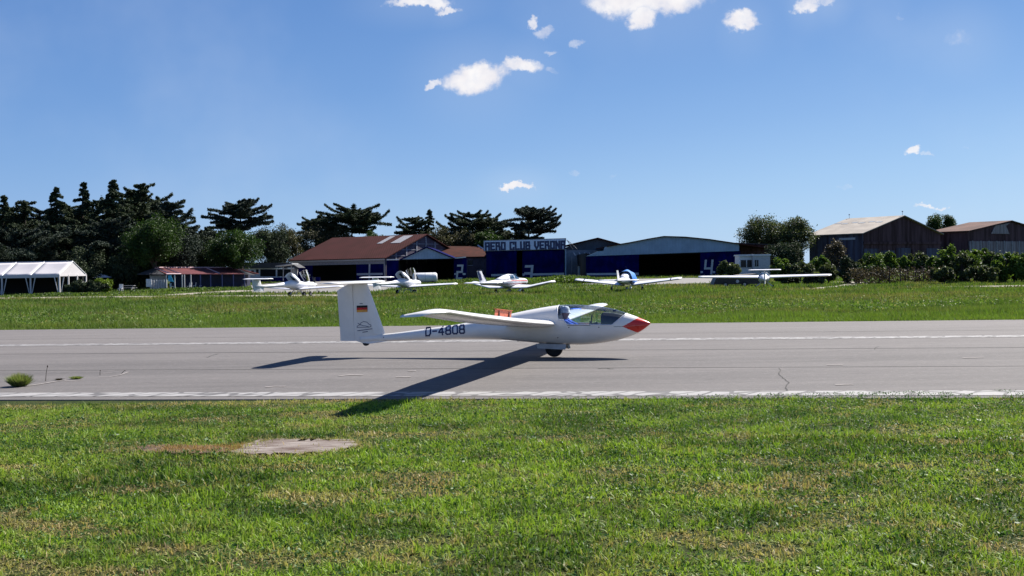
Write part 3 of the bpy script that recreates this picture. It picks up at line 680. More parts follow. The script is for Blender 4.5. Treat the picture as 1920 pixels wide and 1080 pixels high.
# facial features shaped as small swellings of the head mesh
for v in body.data.vertices:
    x, y, z = v.co
    if z > .77 and x > .25:
        v.co.x += .022*math.exp(-((y/.011)**2+((z-.845)/.016)**2))+.008*math.exp(-((y/.024)**2+((z-.812)/.007)**2))+.006*math.exp(-((y/.02)**2+((z-.792)/.012)**2))
        v.co.x -= .006*(math.exp(-(((y-.028)/.012)**2+((z-.865)/.010)**2))+math.exp(-(((y+.028)/.012)**2+((z-.865)/.010)**2)))
shirt = skinned('shirt', [[('pel', (.34, 0, .44), (.115, .145)), ('wst', (.30, 0, .52), (.105, .135)), ('chs', (.27, 0, .635), (.13, .165)), ('neck0', (.232, 0, .70), (.075, .085)), ('nk', (.228, 0, .745), (.056, .056))]]+
    [[('neck0', (.232, 0, .70), (.075, .085)), ('a%d' % s_, (.25, s_*.16, .685), .068), ('b%d' % s_, (.36, s_*.18, .635), .056), ('c%d' % s_, (.46, s_*.18, .595), .047)] for s_ in (-1, 1)], M['shirt'], pilot)
mb2 = MB(); R_ = []
for z, rx_, ry_ in ((.872, .115, .098), (.880, .108, .092), (.90, .098, .083), (.95, .094, .080), (.985, .075, .062), (.997, .03, .025)):
    R_.append([(.228+math.cos(a)*rx_+(.012 if z < .89 else 0), math.sin(a)*ry_, z-(.018*math.cos(a)**2 if z < .885 else 0)+.006*math.sin(a*5+z*40)) for a in np.linspace(0, 2*math.pi, 28, endpoint=False)])
mb2.loft(R_, True); mb2.build('hat', M['hat'], pilot, True)
for s_ in (-1, 1):
    mb2 = MB(); mb2.tube([(.305, s_*.028-.008, .866), (.309, s_*.028+.008, .866)], .006, 6); mb2.build('eye', M['dark'], pilot)
    mb2 = MB(); mb2.loft([[(.225+math.cos(a)*.012*q, s_*(.072+.008*i), .843+math.sin(a)*.02*q) for a in np.linspace(0, 2*math.pi, 10, endpoint=False)] for i, q in enumerate((1, 1.1, .6))]); mb2.build('ear', M['skin'], pilot, True)

# ------------------------------------------------------------------ parked aeroplanes
def ell(x, zc, hw, ht, hb, n=20, e=1.0):
    return [(x, hw*math.cos(a), zc+(ht if math.sin(a) > 0 else hb)*math.sin(a)) for a in np.linspace(0, 2*math.pi, n, endpoint=False)]
def simple_wing(name, half, zr, dih, cr_, ct, xr, m, par, crank=None, y0=.3, sgn=1, sweep=0.0, tk=1.3):
    st = []
    for q in np.linspace(0, 1, 16):
        y = y0+(half-y0)*q; z = zr+math.tan(dih)*(y-y0) if crank is None else zr+(0 if y < crank[0] else math.tan(crank[1])*(y-crank[0]))
        c = cr_+(ct-cr_)*q if crank is None or crank[2] is None else (cr_ if y < crank[0] else cr_+(ct-cr_)*(y-crank[0])/(half-crank[0]))
        if q > .97: c *= .8
        st.append((sgn*y, xr-sweep*q-(cr_-c)*.25, z, c, .03, tk))
    if sgn > 0: st = st[::-1]
    mb = MB(); wing(mb, st); return mb.build(name, m, par, True)
def finmb(zl, tk=.06):
    """zl rows: z, x lead, x trail"""
    mb = MB(); R_ = []
    for z, xl, xt in zl:
        c = xl-xt; R_.append([(xl, 0, z), (xl-.12*c, tk*.7, z), (xl-.4*c, tk, z), (xt, .008, z), (xt, -.008, z), (xl-.4*c, -tk, z), (xl-.12*c, -tk*.7, z)])
    mb.loft(R_); return mb
def wheel(par, x, y, r=.19, spat=None):
    mb = MB(); mb.tube([(x, y-.07, r), (x, y-.05, r), (x, y+.05, r), (x, y+.07, r)], [r*.8, r, r, r*.8], 18); wo = mb.build('wheel', M['black'], par)
    mb = MB(); mb.tube([(x, y-.075, r), (x, y+.075, r)], r*.45, 12); mb.build('rim', M['grey'], wo)
    if spat:
        mb = MB(); mb.loft([ell(x+dx, r+.07, .11*q, .16*q, .10*q, 12) for dx, q in ((.34, .2), (.25, .75), (.05, 1), (-.25, .7), (-.5, .1))]); mb.build('wheel_fairing', spat, par, True)
def prop(par, x, z, L, ang, m=None):
    mb = MB(); mb.loft([ell(x+dx, z, r_, r_, r_, 14) for dx, r_ in ((0, .15), (.12, .13), (.22, .08), (.27, .02))]); mb.build('spinner', M['white'], par, True)
    mb = MB()
    for s_ in (1, -1):
        R_ = []
        for q, c, tw in ((.05, .10, 1.0), (.3, .13, .7), (.6, .12, .45), (.9, .09, .3), (1, .03, .25)):
            d = Vector((0, math.cos(ang), math.sin(ang)))*s_*L*q; t_ = Vector((0, -math.sin(ang), math.cos(ang)))*s_
            a_ = (Vector((math.sin(tw), 0, 0))+t_*math.cos(tw))*c/2; b_ = (Vector((math.cos(tw), 0, 0))-t_*math.sin(tw))*c*.12
            o_ = Vector((x+.08, 0, z))+d; R_.append([o_+a_, o_+b_, o_-a_, o_-b_])
        mb.loft(R_)
    mb.build('propeller', m or M['dark'], par)
def tplane(name, label, loc, rz, tspan=1.75, wz=.62, wtk=1.5, open_can=True, m=None, half=5.4, scale=1, finh=1.62, blue=False, vent=False):
    m = m or M['gel2']; r = thing(name, label, 'motor glider', loc, rz, 'light aeroplanes parked on the grass in front of the hangars'); r.scale = (scale,)*3
    secs = [(1.75, .92, .16, .16, .18), (1.55, .93, .36, .22, .30), (1.1, .95, .46, .26, .40), (.7, .97, .53, .28, .47), (.2, .98, .56, .30, .50), (-.4, 1.0, .52, .36, .45), (-.9, 1.02, .40, .36, .34), (-1.5, 1.0, .26, .24, .22), (-2.4, .96, .16, .15, .15), (-3.6, .93, .11, .11, .11), (-4.6, .92, .08, .09, .10)]
    mb = MB(); mb.loft([ell(*s_) for s_ in secs]); fu = mb.build('fuselage', m, r, True)
    for s_ in (-1, 1):
        simple_wing('wing', half, wz, .045 if wz < .8 else .02, 1.18, .72, .55, m, r, sgn=s_, y0=.3, tk=wtk)
        wheel(r, -.25, s_*.85, .2)
        mb = MB(); mb.bar((-.2, s_*.3, .6), (-.25, s_*.8, .22), .07); mb.build('gear_leg', m, r)
    wheel(r, 1.25, 0, .17); mb = MB(); mb.bar((1.15, 0, .6), (1.25, 0, .2), .06); mb.build('gear_leg', m, r)
    mb = finmb([(.55, -3.75, -4.75), (.95, -3.7, -4.85), (finh-.5, -3.95, -4.9), (finh, -4.12, -4.9)], .07); mb.build('fin', m, r, False)
    mb = MB(); wing(mb, [(y, -4.05, finh+.02, .72 if abs(y) < tspan*.9 else .6, 0, 1.0) for y in np.linspace(-tspan, tspan, 13)]); mb.build('tailplane', m, r, True)
    # cockpit opening with seats, screen, panel
    if open_can:
        mb = MB(); mb.loft([ell(x, 1.12, hw, ht, .1, 14) for x, hw, ht in ((.82, .36, .10), (.5, .43, .16), (0, .44, .17), (-.32, .42, .20))]); mb.build('cockpit_opening', M['dark'], r)
        for s_ in (-.2, .2):
            mb = MB(); mb.ext([(-.25, s_-.15, 1.1), (-.25, s_+.15, 1.1), (-.42, s_+.13, 1.48), (-.42, s_-.13, 1.48)], (.08, 0, .02)); mb.build('seat', M['dark'], r)
        # rear canopy raised and tipped back
        cp = MB(); R_ = []
        for x, hw, ht in ((.35, .40, .42), (.1, .46, .46), (-.35, .46, .44), (-.75, .34, .34)):
            R_.append([(x, hw*math.cos(a), ht*math.sin(a)) for a in np.linspace(0, math.pi, 15)])
        Vv = [p for q in R_ for p in q]; Fv = [(i*15+k, i*15+k+1, (i+1)*15+k+1, (i+1)*15+k) for i in range(3) for k in range(14)]
        def shell(nm, T_, mt, wm):
            o_ = mk(nm, Vv, Fv, [wm, mt], r, True, [1 if (k in (0, 1, 2, 11, 12, 13, 5, 6, 7, 8) or i == 2) else 0 for i in range(3) for k in range(14)])
            sm = o_.modifiers.new('t', 'SOLIDIFY'); sm.thickness = .03; o_.matrix_local = T_; return o_
        shell('raised_canopy', Matrix.Translation((-.75, 0, 1.33)) @ Matrix.Rotation(math.radians(38 if not vent else 30), 4, 'Y') @ Matrix.Translation((.2, 0, .05)), m, M['pwindow'])
        # front canopy hinged forward
        Fr = MB(); R_ = []
        for x, hw, ht in ((.0, .43, .42), (.35, .42, .34), (.75, .36, .16), (1.0, .26, .03)):
            R_.append([(x, hw*math.cos(a), ht*math.sin(a)) for a in np.linspace(0, math.pi, 15)])
        V2 = [p for q in R_ for p in q]
        o_ = mk('raised_windscreen', V2, Fv, [M['canopy'], m], r, True, [1 if (i == 0 and k % 13 == 0) or k in (0, 13) else 0 for i in range(3) for k in range(14)])
        o_.matrix_local = Matrix.Translation((.92, 0, 1.18)) @ Matrix.Rotation(math.radians(58), 4, 'Y') @ Matrix.Translation((-.95, 0, .02))
        fr_ = MB(); fr_.tube([(0, .43*math.cos(a), .42*math.sin(a)) for a in np.linspace(0, math.pi, 15)], .03, 6)
        f_ = fr_.build('canopy_frame', m, r, True); f_.matrix_local = o_.matrix_local.copy()
    else:
        mb = MB(); mb.loft([ell(x, 1.15, hw, ht, .1, 18) for x, hw, ht in ((1.05, .22, .03), (.7, .40, .24), (.3, .47, .38), (-.2, .47, .40), (-.6, .36, .32), (-.95, .18, .15))]); mb.build('canopy', M['pwindow'], r, True)
        mb = MB(); mb.tube([(-.25, .48*math.cos(a), 1.15+.42*math.sin(a)) for a in np.linspace(0, math.pi, 13)], .03, 6); mb.build('canopy_frame', m, r, True)
    prop(r, 1.75, .93, .82, 1.1)
    return r
def put(px, py, d=0): g = G(px, py); return (g.x, g.y+d, g.z)
A = tplane('motor_glider', 'white T-tail motor glider with raised canopies parked leftmost, nose pointing away right', put(561, 556.3), math.radians(54), tspan=1.5, finh=1.50, half=4.75, scale=1.17)
B = tplane('motor_glider', 'white T-tail motor glider with raised canopies parked beside the white cylindrical tank', put(764, 551.6), math.radians(61), tspan=1.55, finh=1.45, vent=True, half=4.75, scale=1.17)
mb = MB()
for k in range(3): mb.loft([ell(.95-.05*k, .95, .30-.05*k, .05, .05, 10) for _ in (0,)]+[ell(1.35, .95, .2, .05, .05, 10)])
E_ = tplane('motor_glider', 'white T-tail motor glider seen from behind in front of the white cabin, parked rightmost', put(1433, 541.5), math.radians(77.5), tspan=1.45, open_can=False, half=6.15, finh=1.78, wz=1.08, wtk=1.9)
mb = MB(); mb.ext([(-2.2, -.18, 1.0), (-1.3, -.36, .95), (-1.3, -.40, 1.1), (-2.2, -.18, 1.08)], (0, -.01, 0)); 
def lowwing(name, label, loc, rz, m, half, crank=None, dih=.09, cover=False, finh=1.85, L=1.0):
    r = thing(name, label, 'light aeroplane', loc, rz, 'light aeroplanes parked on the grass in front of the hangars')
    r.scale = (L,)*3
    secs = [(2.35, 1.0, .18, .18, .20), (2.2, 1.0, .40, .26, .30), (1.7, 1.0, .50, .30, .38), (1.0, 1.02, .54, .30, .46), (.2, 1.04, .56, .30, .50), (-.7, 1.02, .52, .28, .42), (-1.6, 1.0, .38, .24, .30), (-2.8, .96, .22, .20, .20), (-4.2, .93, .08, .12, .10)]
    mb = MB(); mb.loft([ell(*s_) for s_ in secs]); mb.build('fuselage', m, r, True)
    cab = [(1.15, .30, .04), (.75, .44, .26), (.35, .50, .44), (-.2, .50, .48), (-.8, .42, .40), (-1.5, .30, .22), (-2.1, .16, .06)]
    mb = MB(); mb.loft([ell(x, 1.18, hw, ht, .1, 20) for x, hw, ht in cab]); mb.build('cabin', M['gel2'], r, True)
    if not cover:
        for s_ in (-1, 1):
            for x0, x1, a0, a1 in ((.92, .12, .12, .70), (.02, -.55, .14, .66)):
                mb = MB(); R_ = []
                for x in np.linspace(x0, x1, 8):
                    hw = np.interp(-x, [-c[0] for c in cab], [c[1] for c in cab])+.012; ht = np.interp(-x, [-c[0] for c in cab], [c[2] for c in cab])+.012
                    e_ = 1-.5*max(0, (x-.6)/.4); R_ += [(x, s_*hw*math.cos(a*math.pi/2), 1.18+ht*math.sin(a*math.pi/2)) for a in np.linspace(a0, a1*e_, 6)]
                mb.add(R_, [(i*6+k, i*6+k+1, (i+1)*6+k+1, (i+1)*6+k) for i in range(7) for k in range(5)]); mb.build('window', M['pwindow'], r, True)
        mb = MB(); R_ = []
        for x in np.linspace(1.12, .5, 6):
            hw = np.interp(-x, [-c[0] for c in cab], [c[1] for c in cab])+.014; ht = np.interp(-x, [-c[0] for c in cab], [c[2] for c in cab])+.014
            R_ += [(x, hw*math.cos(a), 1.18+ht*math.sin(a)) for a in np.linspace(.12*math.pi, .88*math.pi, 12)]
        mb.add(R_, [(i*12+k, i*12+k+1, (i+1)*12+k+1, (i+1)*12+k) for i in range(5) for k in range(11)]); mb.build('windscreen', M['pwindow'], r, True)
    else:
        mb = MB(); mb.loft([[(x+.05*math.sin(6*a), hw*math.cos(a)*1.0, 1.0+ht*math.sin(a)*(1+.05*math.sin(5*a+x*3))) for a in np.linspace(-.35, math.pi+.35, 24)] for x, hw, ht in ((1.65, .58, .38), (1.2, .66, .50), (.75, .70, .70), (.2, .72, .80), (-.4, .70, .82), (-.95, .62, .74))], False)
        mb.build('canopy_cover', M['cover'], r, True)
        mb = MB(); mb.tube([(-.3, 0, 1.6), (-.35, 0, 2.1)], .012, 5); mb.tube([(-1.6, -.0, 1.2), (-1.7, 0, 1.75)], .012, 5); mb.build('aerial', M['dark'], r)
    for s_ in (-1, 1):
        w_ = simple_wing('wing', half, .55, dih, 1.6 if crank else 1.45, .95, .95, M['gel2'], r, crank=crank, sgn=s_, y0=.35, tk=1.55)
        if cover:
            mb = MB(); st = []
            for y in (half*.80, half*.83): st.append((s_*y, .95-.45*.25*(y/half)+.01, .55+math.tan(dih)*(y-.35)+.002, 1.45-.5*(y-.35)/(half-.35)+.03, .03, 1.62))
            wing(mb, st if s_ < 0 else st[::-1]); mb.build('wing_stripe', M['navy'], w_, True)
        wheel(r, -.1, s_*1.3, .2, M['gel2'])
        mb = MB(); mb.bar((-.05, s_*1.25, .55), (-.1, s_*1.3, .25), .1); mb.build('gear_leg', M['gel2'], r)
    wheel(r, 1.7, 0, .18, M['gel2'])
    f_ = finmb([(.9, -3.2, -4.35), (1.1, -3.45, -4.42), (1.5, -3.85, -4.62), (finh, -4.15, -4.78)], .05); f_.build('fin', M['gel2'], r)
    mb = MB(); wing(mb, [(y, -3.55, .98, .85, 0, .9) for y in np.linspace(-1.6, 1.6, 9)]); mb.build('tailplane', M['gel2'], r, True)
    prop(r, 2.33, 1.0, .9, .55)
    return r
C = lowwing('light_aeroplane', 'white low wing aeroplane with red side stripe and dark striped swept fin', put(956, 551.5), math.radians(58), M['gel2'], 3.9, crank=(1.8, .20, None), dih=.02, finh=1.95, L=1.12)
# fin stripes, side stripe and registration of the red striped aeroplane
mb = MB(); 
for s_ in (-1, 1):
    mb.add([(-4.12, s_*.055, 1.2), (-4.42, s_*.03, 1.2), (-4.74, s_*.022, 1.94), (-4.42, s_*.04, 1.94)], [(0, 1, 2, 3)])
    mb.add([(-3.42, s_*.06, 1.12), (-3.56, s_*.062, 1.12), (-3.98, s_*.056, 1.6), (-3.9, s_*.05, 1.6)], [(0, 1, 2, 3)])
mb.build('fin_stripe', M['navy'], C)
def skin_y(x, z, secs=[(2.35, 1.0, .18, .18, .20), (2.2, 1.0, .40, .26, .30), (1.7, 1.0, .50, .30, .38), (1.0, 1.02, .54, .30, .46), (.2, 1.04, .56, .30, .50), (-.7, 1.02, .52, .28, .42), (-1.6, 1.0, .38, .24, .30), (-2.8, .96, .22, .20, .20), (-4.2, .93, .08, .12, .10)]):
    xs_ = [-a[0] for a in secs]; g = lambda j: float(np.interp(-x, xs_, [a[j] for a in secs])); zc, hw, ht, hb = g(1), g(2), g(3), g(4)
    q = (z-zc)/(ht if z > zc else hb); return hw*math.sqrt(max(0, 1-q*q))
for nm, x0, x1, z0, z1, mt in (('side_stripe', 2.1, -1.1, 1.03, 1.13, 'stripe'), ('side_stripe', 1.9, -3.9, .80, .86, 'stripe')):
    mb = MB()
    for s_ in (-1, 1):
        R_ = []
        for x in np.linspace(x0, x1, 24):
            k = (x0-x)/(x0-x1)
            for z in np.linspace(z0+.06*k, z1+.04*k-.02*k, 4): R_.append((x, s_*(skin_y(x, z)+.008), z))
        mb.add(R_, [(i*4+k, i*4+k+1, (i+1)*4+k+1, (i+1)*4+k) for i in range(23) for k in range(3)])
    mb.build(nm, M[mt], C, True)
mb = MB(); rx = -2.55
for ch in 'I-V':
    def fn(a, b_, k, rx=rx): x = rx+a; z = .84+b_; return (x, -skin_y(x, z)-.01-k, z)
    glyph(mb, ch, fn, .24, .26, .06, .05); rx += .38
    mb.build('registration', M['navy'], C); mb = MB()
D = lowwing('light_aeroplane', 'white low wing aeroplane with a bright blue cover over its cabin, seen from behind', put(1176, 546.5), math.radians(74), M['gel2'], 4.5, dih=.115, cover=True, finh=1.8, L=1.12)

# white tank, behind the second motor glider
g0 = put(797, 533); mb = MB()
tk = thing('storage_tank', 'white horizontal cylindrical tank lying behind the parked motor glider', 'tank', (g0[0], g0[1], g0[2]), math.radians(8))
mb.loft([[(x, r_*math.cos(a), .95+r_*math.sin(a)) for a in np.linspace(0, 2*math.pi, 28, endpoint=False)] for x, r_ in ((-1.75, .1), (-1.73, .5), (-1.6, .66), (-1.5, .70), (1.5, .70), (1.6, .66), (1.73, .5), (1.75, .1))]); mb.build('tank_body', M['white'], tk, True)
mb = MB()
for x in (-1.1, 0, 1.1): mb.tube([(x, 0, .95), (x+.05, 0, .95)], .72, 28)
mb.build('band', M['lgrey'], tk)
for x in (-1.1, 1.1):
    mb = MB(); mb.box(x-.1, -.6, 0, x+.1, .6, .45); mb.build('saddle', M['dark'], tk)

# ------------------------------------------------------------------ hangars and huts
def xz(px, py, Y): s_ = S(px, py, Y); return s_.x, s_.z
def box2(par, name, m, x0, x1, y0, y1, z0, z1): mb = MB(); mb.box(x0, y0, z0, x1, y1, z1); return mb.build(name, m, par)
def facpts(P, Y): return [S(a, b, Y) for a, b in P]
def fac(par, name, m, P, Y, d=.15):
    mb = MB(); mb.ext(facpts(P, Y)[::-1], (0, d, 0)); return mb.build(name, m, par)
def local(par, o): return o
def num(par, g, px, py, hpx, wpx, Y, m, thp=5.5):
    o = S(px, py, Y); k = Y/F_; mb = MB()
    glyph(mb, g, lambda a, b_, q: (o.x+a, Y-.06-q, o.z+b_), wpx*k, hpx*k, thp*k, .5, .11); return mb.build('number', m, par)

# hangar 3, with the big sign
Y3 = 190; h3 = thing('hangar', 'navy blue hangar under the big AERO CLUB VERONA sign board, number 3 on its door', 'hangar')
xa, xb = S(912, 500, Y3).x, S(1062, 500, Y3).x; zt = S(985, 469, Y3).z
box2(h3, 'wall', M['bluegrey2'], xa+.05, xa+.3, Y3+.3, Y3+22, 0, zt); box2(h3, 'wall', M['bluegrey2'], xb-.3, xb-.05, Y3+.3, Y3+22, 0, zt); box2(h3, 'wall', M['bluegrey2'], xa+.3, xb-.3, Y3+21.7, Y3+22, 0, zt)
mb = MB(); mb.ext([(xa, Y3+.4, zt), (xb, Y3+.4, zt), ((xa+xb)/2, Y3+.4, zt+1.5)], (0, 21.8, 0)); mb.build('roof', M['rooftile2'], h3)
for a, b_ in ((912, 968.5), (979.5, 1058)):
    d_ = fac(h3, 'door', M['blue'], [(a, 527), (b_, 527), (b_, 469), (a, 471)], Y3, .12)
    for s0, s1 in (((921, 968.5),) if a < 950 else ((979.8, 983.5), (995, 1058))):
        fac(d_, 'stripe', M['lgrey'], [(s0, 518.0-(s0-920)*.018), (s1, 518.0-(s1-920)*.018), (s1, 514-(s1-920)*.018), (s0, 514-(s0-920)*.018)], Y3-.03, .02)
fac(h3, 'door_post', M['bluegrey'], [(1059.5, 527), (1061.8, 527), (1061.8, 467), (1059.5, 467)], Y3-.02, .3)
num(h3, '#3', 984, 526, 26.5, 11.5, Y3, M['lgrey'], 4.6)
sg = fac(h3, 'sign_board', M['trim'], [(906.5, 471), (1060, 467.5), (1061.5, 446.5), (906.5, 451)], Y3-.3, .25)
M['signbg'] = mat('sign_blue_grey', (.52, .60, .74), .6, var=.05)
fac(sg, 'sign_panel', M['signbg'], [(908, 469.8), (1058, 466.5), (1059, 448), (908, 452.3)], Y3-.34, .03)
mb = MB(); k = Y3/F_; px = 911.0
for ch in 'AERO CLUB VERONA':
    if ch == ' ': px += 6.5; mb.build('lettering', M['navy'], sg); mb = MB(); continue
    wp = 6.0; py = 468.3-(px-911)*.0215; o = S(px, py, Y3-.36)
    glyph(mb, ch, lambda a, b_, q: (o.x+a, Y3-.355-q, o.z+b_+a*.0), wp*k, 12.6*k, 3.5*k, .5); px += wp+3.9
mb.build('lettering', M['navy'], sg)
mb = MB()
for a, b_ in (((1063, 450), (1074, 467)), ((1066, 452), (1082, 467))): mb.bar(S(a[0], a[1], Y3), S(b_[0], b_[1], Y3+4), .12)
mb.bar(S(896, 460, Y3+3), S(908, 468, Y3), .2)
mb.build('sign_strut', M['lgrey'], h3)
# grey hangar behind hangar 3
Y5 = 204; h5 = thing('hangar', 'slate grey gabled hangar standing between the sign board and the widest blue hangar', 'hangar')
fac(h5, 'gable', M['bluegrey2'], [(1060, 469), (1170, 469), (1168, 460), (1121, 446.5), (1066, 462)], Y5, 20)
fac(h5, 'wall', M['lwall'], [(1058, 527), (1140, 527), (1140, 469), (1058, 469)], Y5-.2, 20)
mb = MB()
for P in ([(1050, 462), (1121, 445.3), (1121, 447.2), (1050, 464)], [(1121, 445.3), (1172, 459.2), (1172, 461.5), (1121, 447.2)]): mb.ext(facpts(P, Y5-1)[::-1], (0, 22, 0))
mb.build('roof', M['rooftile2'], h5)
fac(h5, 'drainpipe', M['lgrey'], [(1071.5, 520), (1072.8, 520), (1072.8, 481), (1071.5, 481)], Y5-.5, .2)
for p_ in (1078, 1088, 1098, 1107): fac(h5, 'wall_lamp', M['white'], [(p_, 479), (p_+2, 479), (p_-1.5, 473.5), (p_-3, 473.5)], Y5-.7, .15)
sh = thing('lean_to_shed', 'small grey shed with flat roof against the wall between hangars 3 and 4', 'shed'); Y6 = 196
fac(sh, 'wall', M['bluegrey'], [(1085, 527), (1102, 527), (1102, 498), (1085, 498)], Y6, 3); fac(sh, 'roof', M['dark'], [(1083, 498.5), (1103, 498.5), (1103, 496.3), (1083, 496.8)], Y6-.3, 4)
# hangar 4
Y4 = 180; h4 = thing('hangar', 'widest navy blue hangar with low blue-grey gable and number 4, black doorway open', 'hangar')
fac(h4, 'gable', M['bluegrey'], [(1099, 480.5), (1386, 470.5), (1386, 458.3), (1330, 449.5), (1285, 445), (1245, 443.8), (1216, 448.5), (1180, 455.5), (1134, 463), (1132, 470), (1120, 471.5)], Y4, .3)
mb = MB()
P1 = [(1138, 462), (1180, 455), (1216, 448), (1245, 443.2), (1285, 444.4), (1330, 448.8), (1388, 457.5), (1445, 466)]
mb.ext(facpts([(a, b_-.9) for a, b_ in P1]+[(a, b_+.9) for a, b_ in P1[::-1]], Y4-.4)[::-1], (0, 24, 0)); mb.build('roof', M['rooftile2'], h4)
d_ = fac(h4, 'door', M['blue'], [(1099, 529), (1198, 527.5), (1198, 477), (1099, 480)], Y4+.1, .15); fac(d_, 'stripe', M['lgrey'], [(1100, 516), (1197.5, 515.5), (1197.5, 511.3), (1100, 512.3)], Y4+.06, .03)
d_ = fac(h4, 'door', M['blue'], [(1313, 527.5), (1388, 526), (1388, 470.5), (1313, 473)], Y4+.1, .15)
for a, b_ in ((1313.5, 1318), (1336.5, 1341)): fac(d_, 'stripe', M['lgrey'], [(a, 512), (b_, 512), (b_, 508.3), (a, 508.3)], Y4+.06, .03)
num(h4, '#4', 1321, 513, 24, 12.5, Y4+.05, M['lgrey'], 4)
xa, xb = S(1099, 500, Y4).x, S(1388, 500, Y4).x; zt = S(1240, 477, Y4).z; zg = gz(Y4)
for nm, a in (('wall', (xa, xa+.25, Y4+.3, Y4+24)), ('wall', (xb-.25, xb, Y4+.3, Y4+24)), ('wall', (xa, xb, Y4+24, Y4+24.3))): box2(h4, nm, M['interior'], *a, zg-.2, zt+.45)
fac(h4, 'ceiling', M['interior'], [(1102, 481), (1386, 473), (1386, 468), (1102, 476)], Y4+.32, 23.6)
l4 = thing('side_shed', 'dark rusty lean-to shed joined to the right side of hangar 4', 'shed')
fac(l4, 'wall', M['oldwall'], [(1386, 524), (1450, 522), (1450, 459), (1386, 458.5)], Y4+3, 14); fac(l4, 'roof', M['dark'], [(1380, 457), (1452, 459.5), (1452, 457.8), (1380, 455)], Y4+2.5, 15)
# white cabin
Y7 = 128; cb = thing('portable_cabin', 'white portable cabin with dark sliding windows in front of the rusty lean-to shed', 'cabin')
fac(cb, 'wall', M['white'], [(1386.5, 521), (1413, 521), (1413, 478), (1386.5, 479)], Y7+1.0, 2.6); fac(cb, 'wall', M['lgrey'], [(1413, 522), (1444, 521.5), (1444, 479), (1413, 479)], Y7, 3.2)
fac(cb, 'roof', M['white'], [(1385.5, 480), (1414, 479.5), (1414, 476.6), (1385.5, 477.5)], Y7+.8, 3); fac(cb, 'roof', M['white'], [(1412, 479.6), (1445.5, 479.2), (1445.5, 476.4), (1412, 477)], Y7-.15, 3.5)
for P in ([(1389, 501), (1399, 501), (1399, 487.5), (1389, 487.7)], [(1401, 501), (1411, 500.8), (1411, 487.3), (1401, 487.5)]):
    w_ = fac(cb, 'window', M['window'], P, Y7+.95, .04); fac(w_, 'sill', M['lgrey'], [(P[0][0]-.6, 502.2), (P[1][0]+.6, 502.2), (P[1][0]+.6, 501.2), (P[0][0]-.6, 501.2)], Y7+.9, .08)
for a in (1415.5, 1419.5): fac(cb, 'window', M['window'], [(a, 499.5), (a+2.6, 499.5), (a+2.6, 487.5), (a, 487.5)], Y7-.05, .04)
# hangar 2, gable front
Y2 = 183; h2 = thing('hangar', 'navy hangar with pale blue-grey triangular gable and number 2 beside its open doorway', 'hangar')
fac(h2, 'gable', M['bluegrey'], [(752, 486.5), (851, 484.5), (800, 464)], Y2, .3)
mb = MB()
for P in ([(747, 487), (800, 462.2), (800, 464.6), (752, 487)], [(800, 462.2), (854, 484.4), (849, 484.6), (800, 464.6)]): mb.ext(facpts(P, Y2-.25)[::-1], (0, 20, 0))
mb.build('roof', M['blue'], h2)
fac(h2, 'fascia', M['white'], [(725, 488), (748, 487.6), (748, 485.6), (725, 486)], Y2-.1, .3); fac(h2, 'fascia', M['white'], [(850, 485), (873, 483), (874, 481), (852, 483)], Y2-.1, .3)
fac(h2, 'door', M['blue'], [(725, 530), (747, 530), (747, 488), (725, 488)], Y2+.1, .15)
d_ = fac(h2, 'door', M['blue'], [(851, 528), (875, 527.5), (875, 483.5), (851, 485)], Y2+.1, .15)
for a, b_ in ((852, 854.5), (867.5, 873)): fac(d_, 'stripe', M['lgrey'], [(a, 515.5), (b_, 515.5), (b_, 512), (a, 512)], Y2+.05, .03)
num(h2, '#2', 856.5, 522, 24, 8.5, Y2+.06, M['lgrey'], 3.6)
xa, xb = S(748, 500, Y2).x, S(851, 500, Y2).x; zt = S(800, 487, Y2).z
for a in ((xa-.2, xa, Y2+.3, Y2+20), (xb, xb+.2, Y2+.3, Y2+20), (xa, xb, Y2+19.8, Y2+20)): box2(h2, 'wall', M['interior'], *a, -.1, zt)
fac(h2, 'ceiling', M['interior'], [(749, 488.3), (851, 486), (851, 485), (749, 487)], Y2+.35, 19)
# brown roofed annexe between hangars 2 and 3
an = thing('annexe', 'low dark annexe with brown tiled roof between hangar 2 and hangar 3', 'building'); Ya = 200
p0, p1 = S(790, 484, Ya), S(913, 482, Ya); r0, r1 = S(800, 462.5, Ya+7), S(905, 463.2, Ya+7)
mb = MB(); mb.ext([p0, p1, r1, r0], (0, .05, .14)); mb.ext([r0, r1, p1+Vector((0, 14, 0)), p0+Vector((0, 14, 0))], (0, .05, .14)); mb.build('roof', M['rooftile2'], an)
fac(an, 'wall', M['mauve'], [(868, 528), (913, 527.5), (913, 481.5), (868, 482.5)], Ya+.5, 12)
w_ = fac(an, 'window', M['window'], [(878, 497), (886, 497), (886, 488), (878, 488)], Ya+.4, .1); fac(w_, 'frame', M['trim'], [(876.8, 498.5), (887.2, 498.5), (887.2, 497.2), (876.8, 497.2)], Ya+.36, .1)
for a in (895.5, 902): fac(an, 'door_panel', M['trim'], [(a, 524), (a+4.3, 524), (a+4.3, 505.5), (a, 505.5)], Ya+.38, .1)

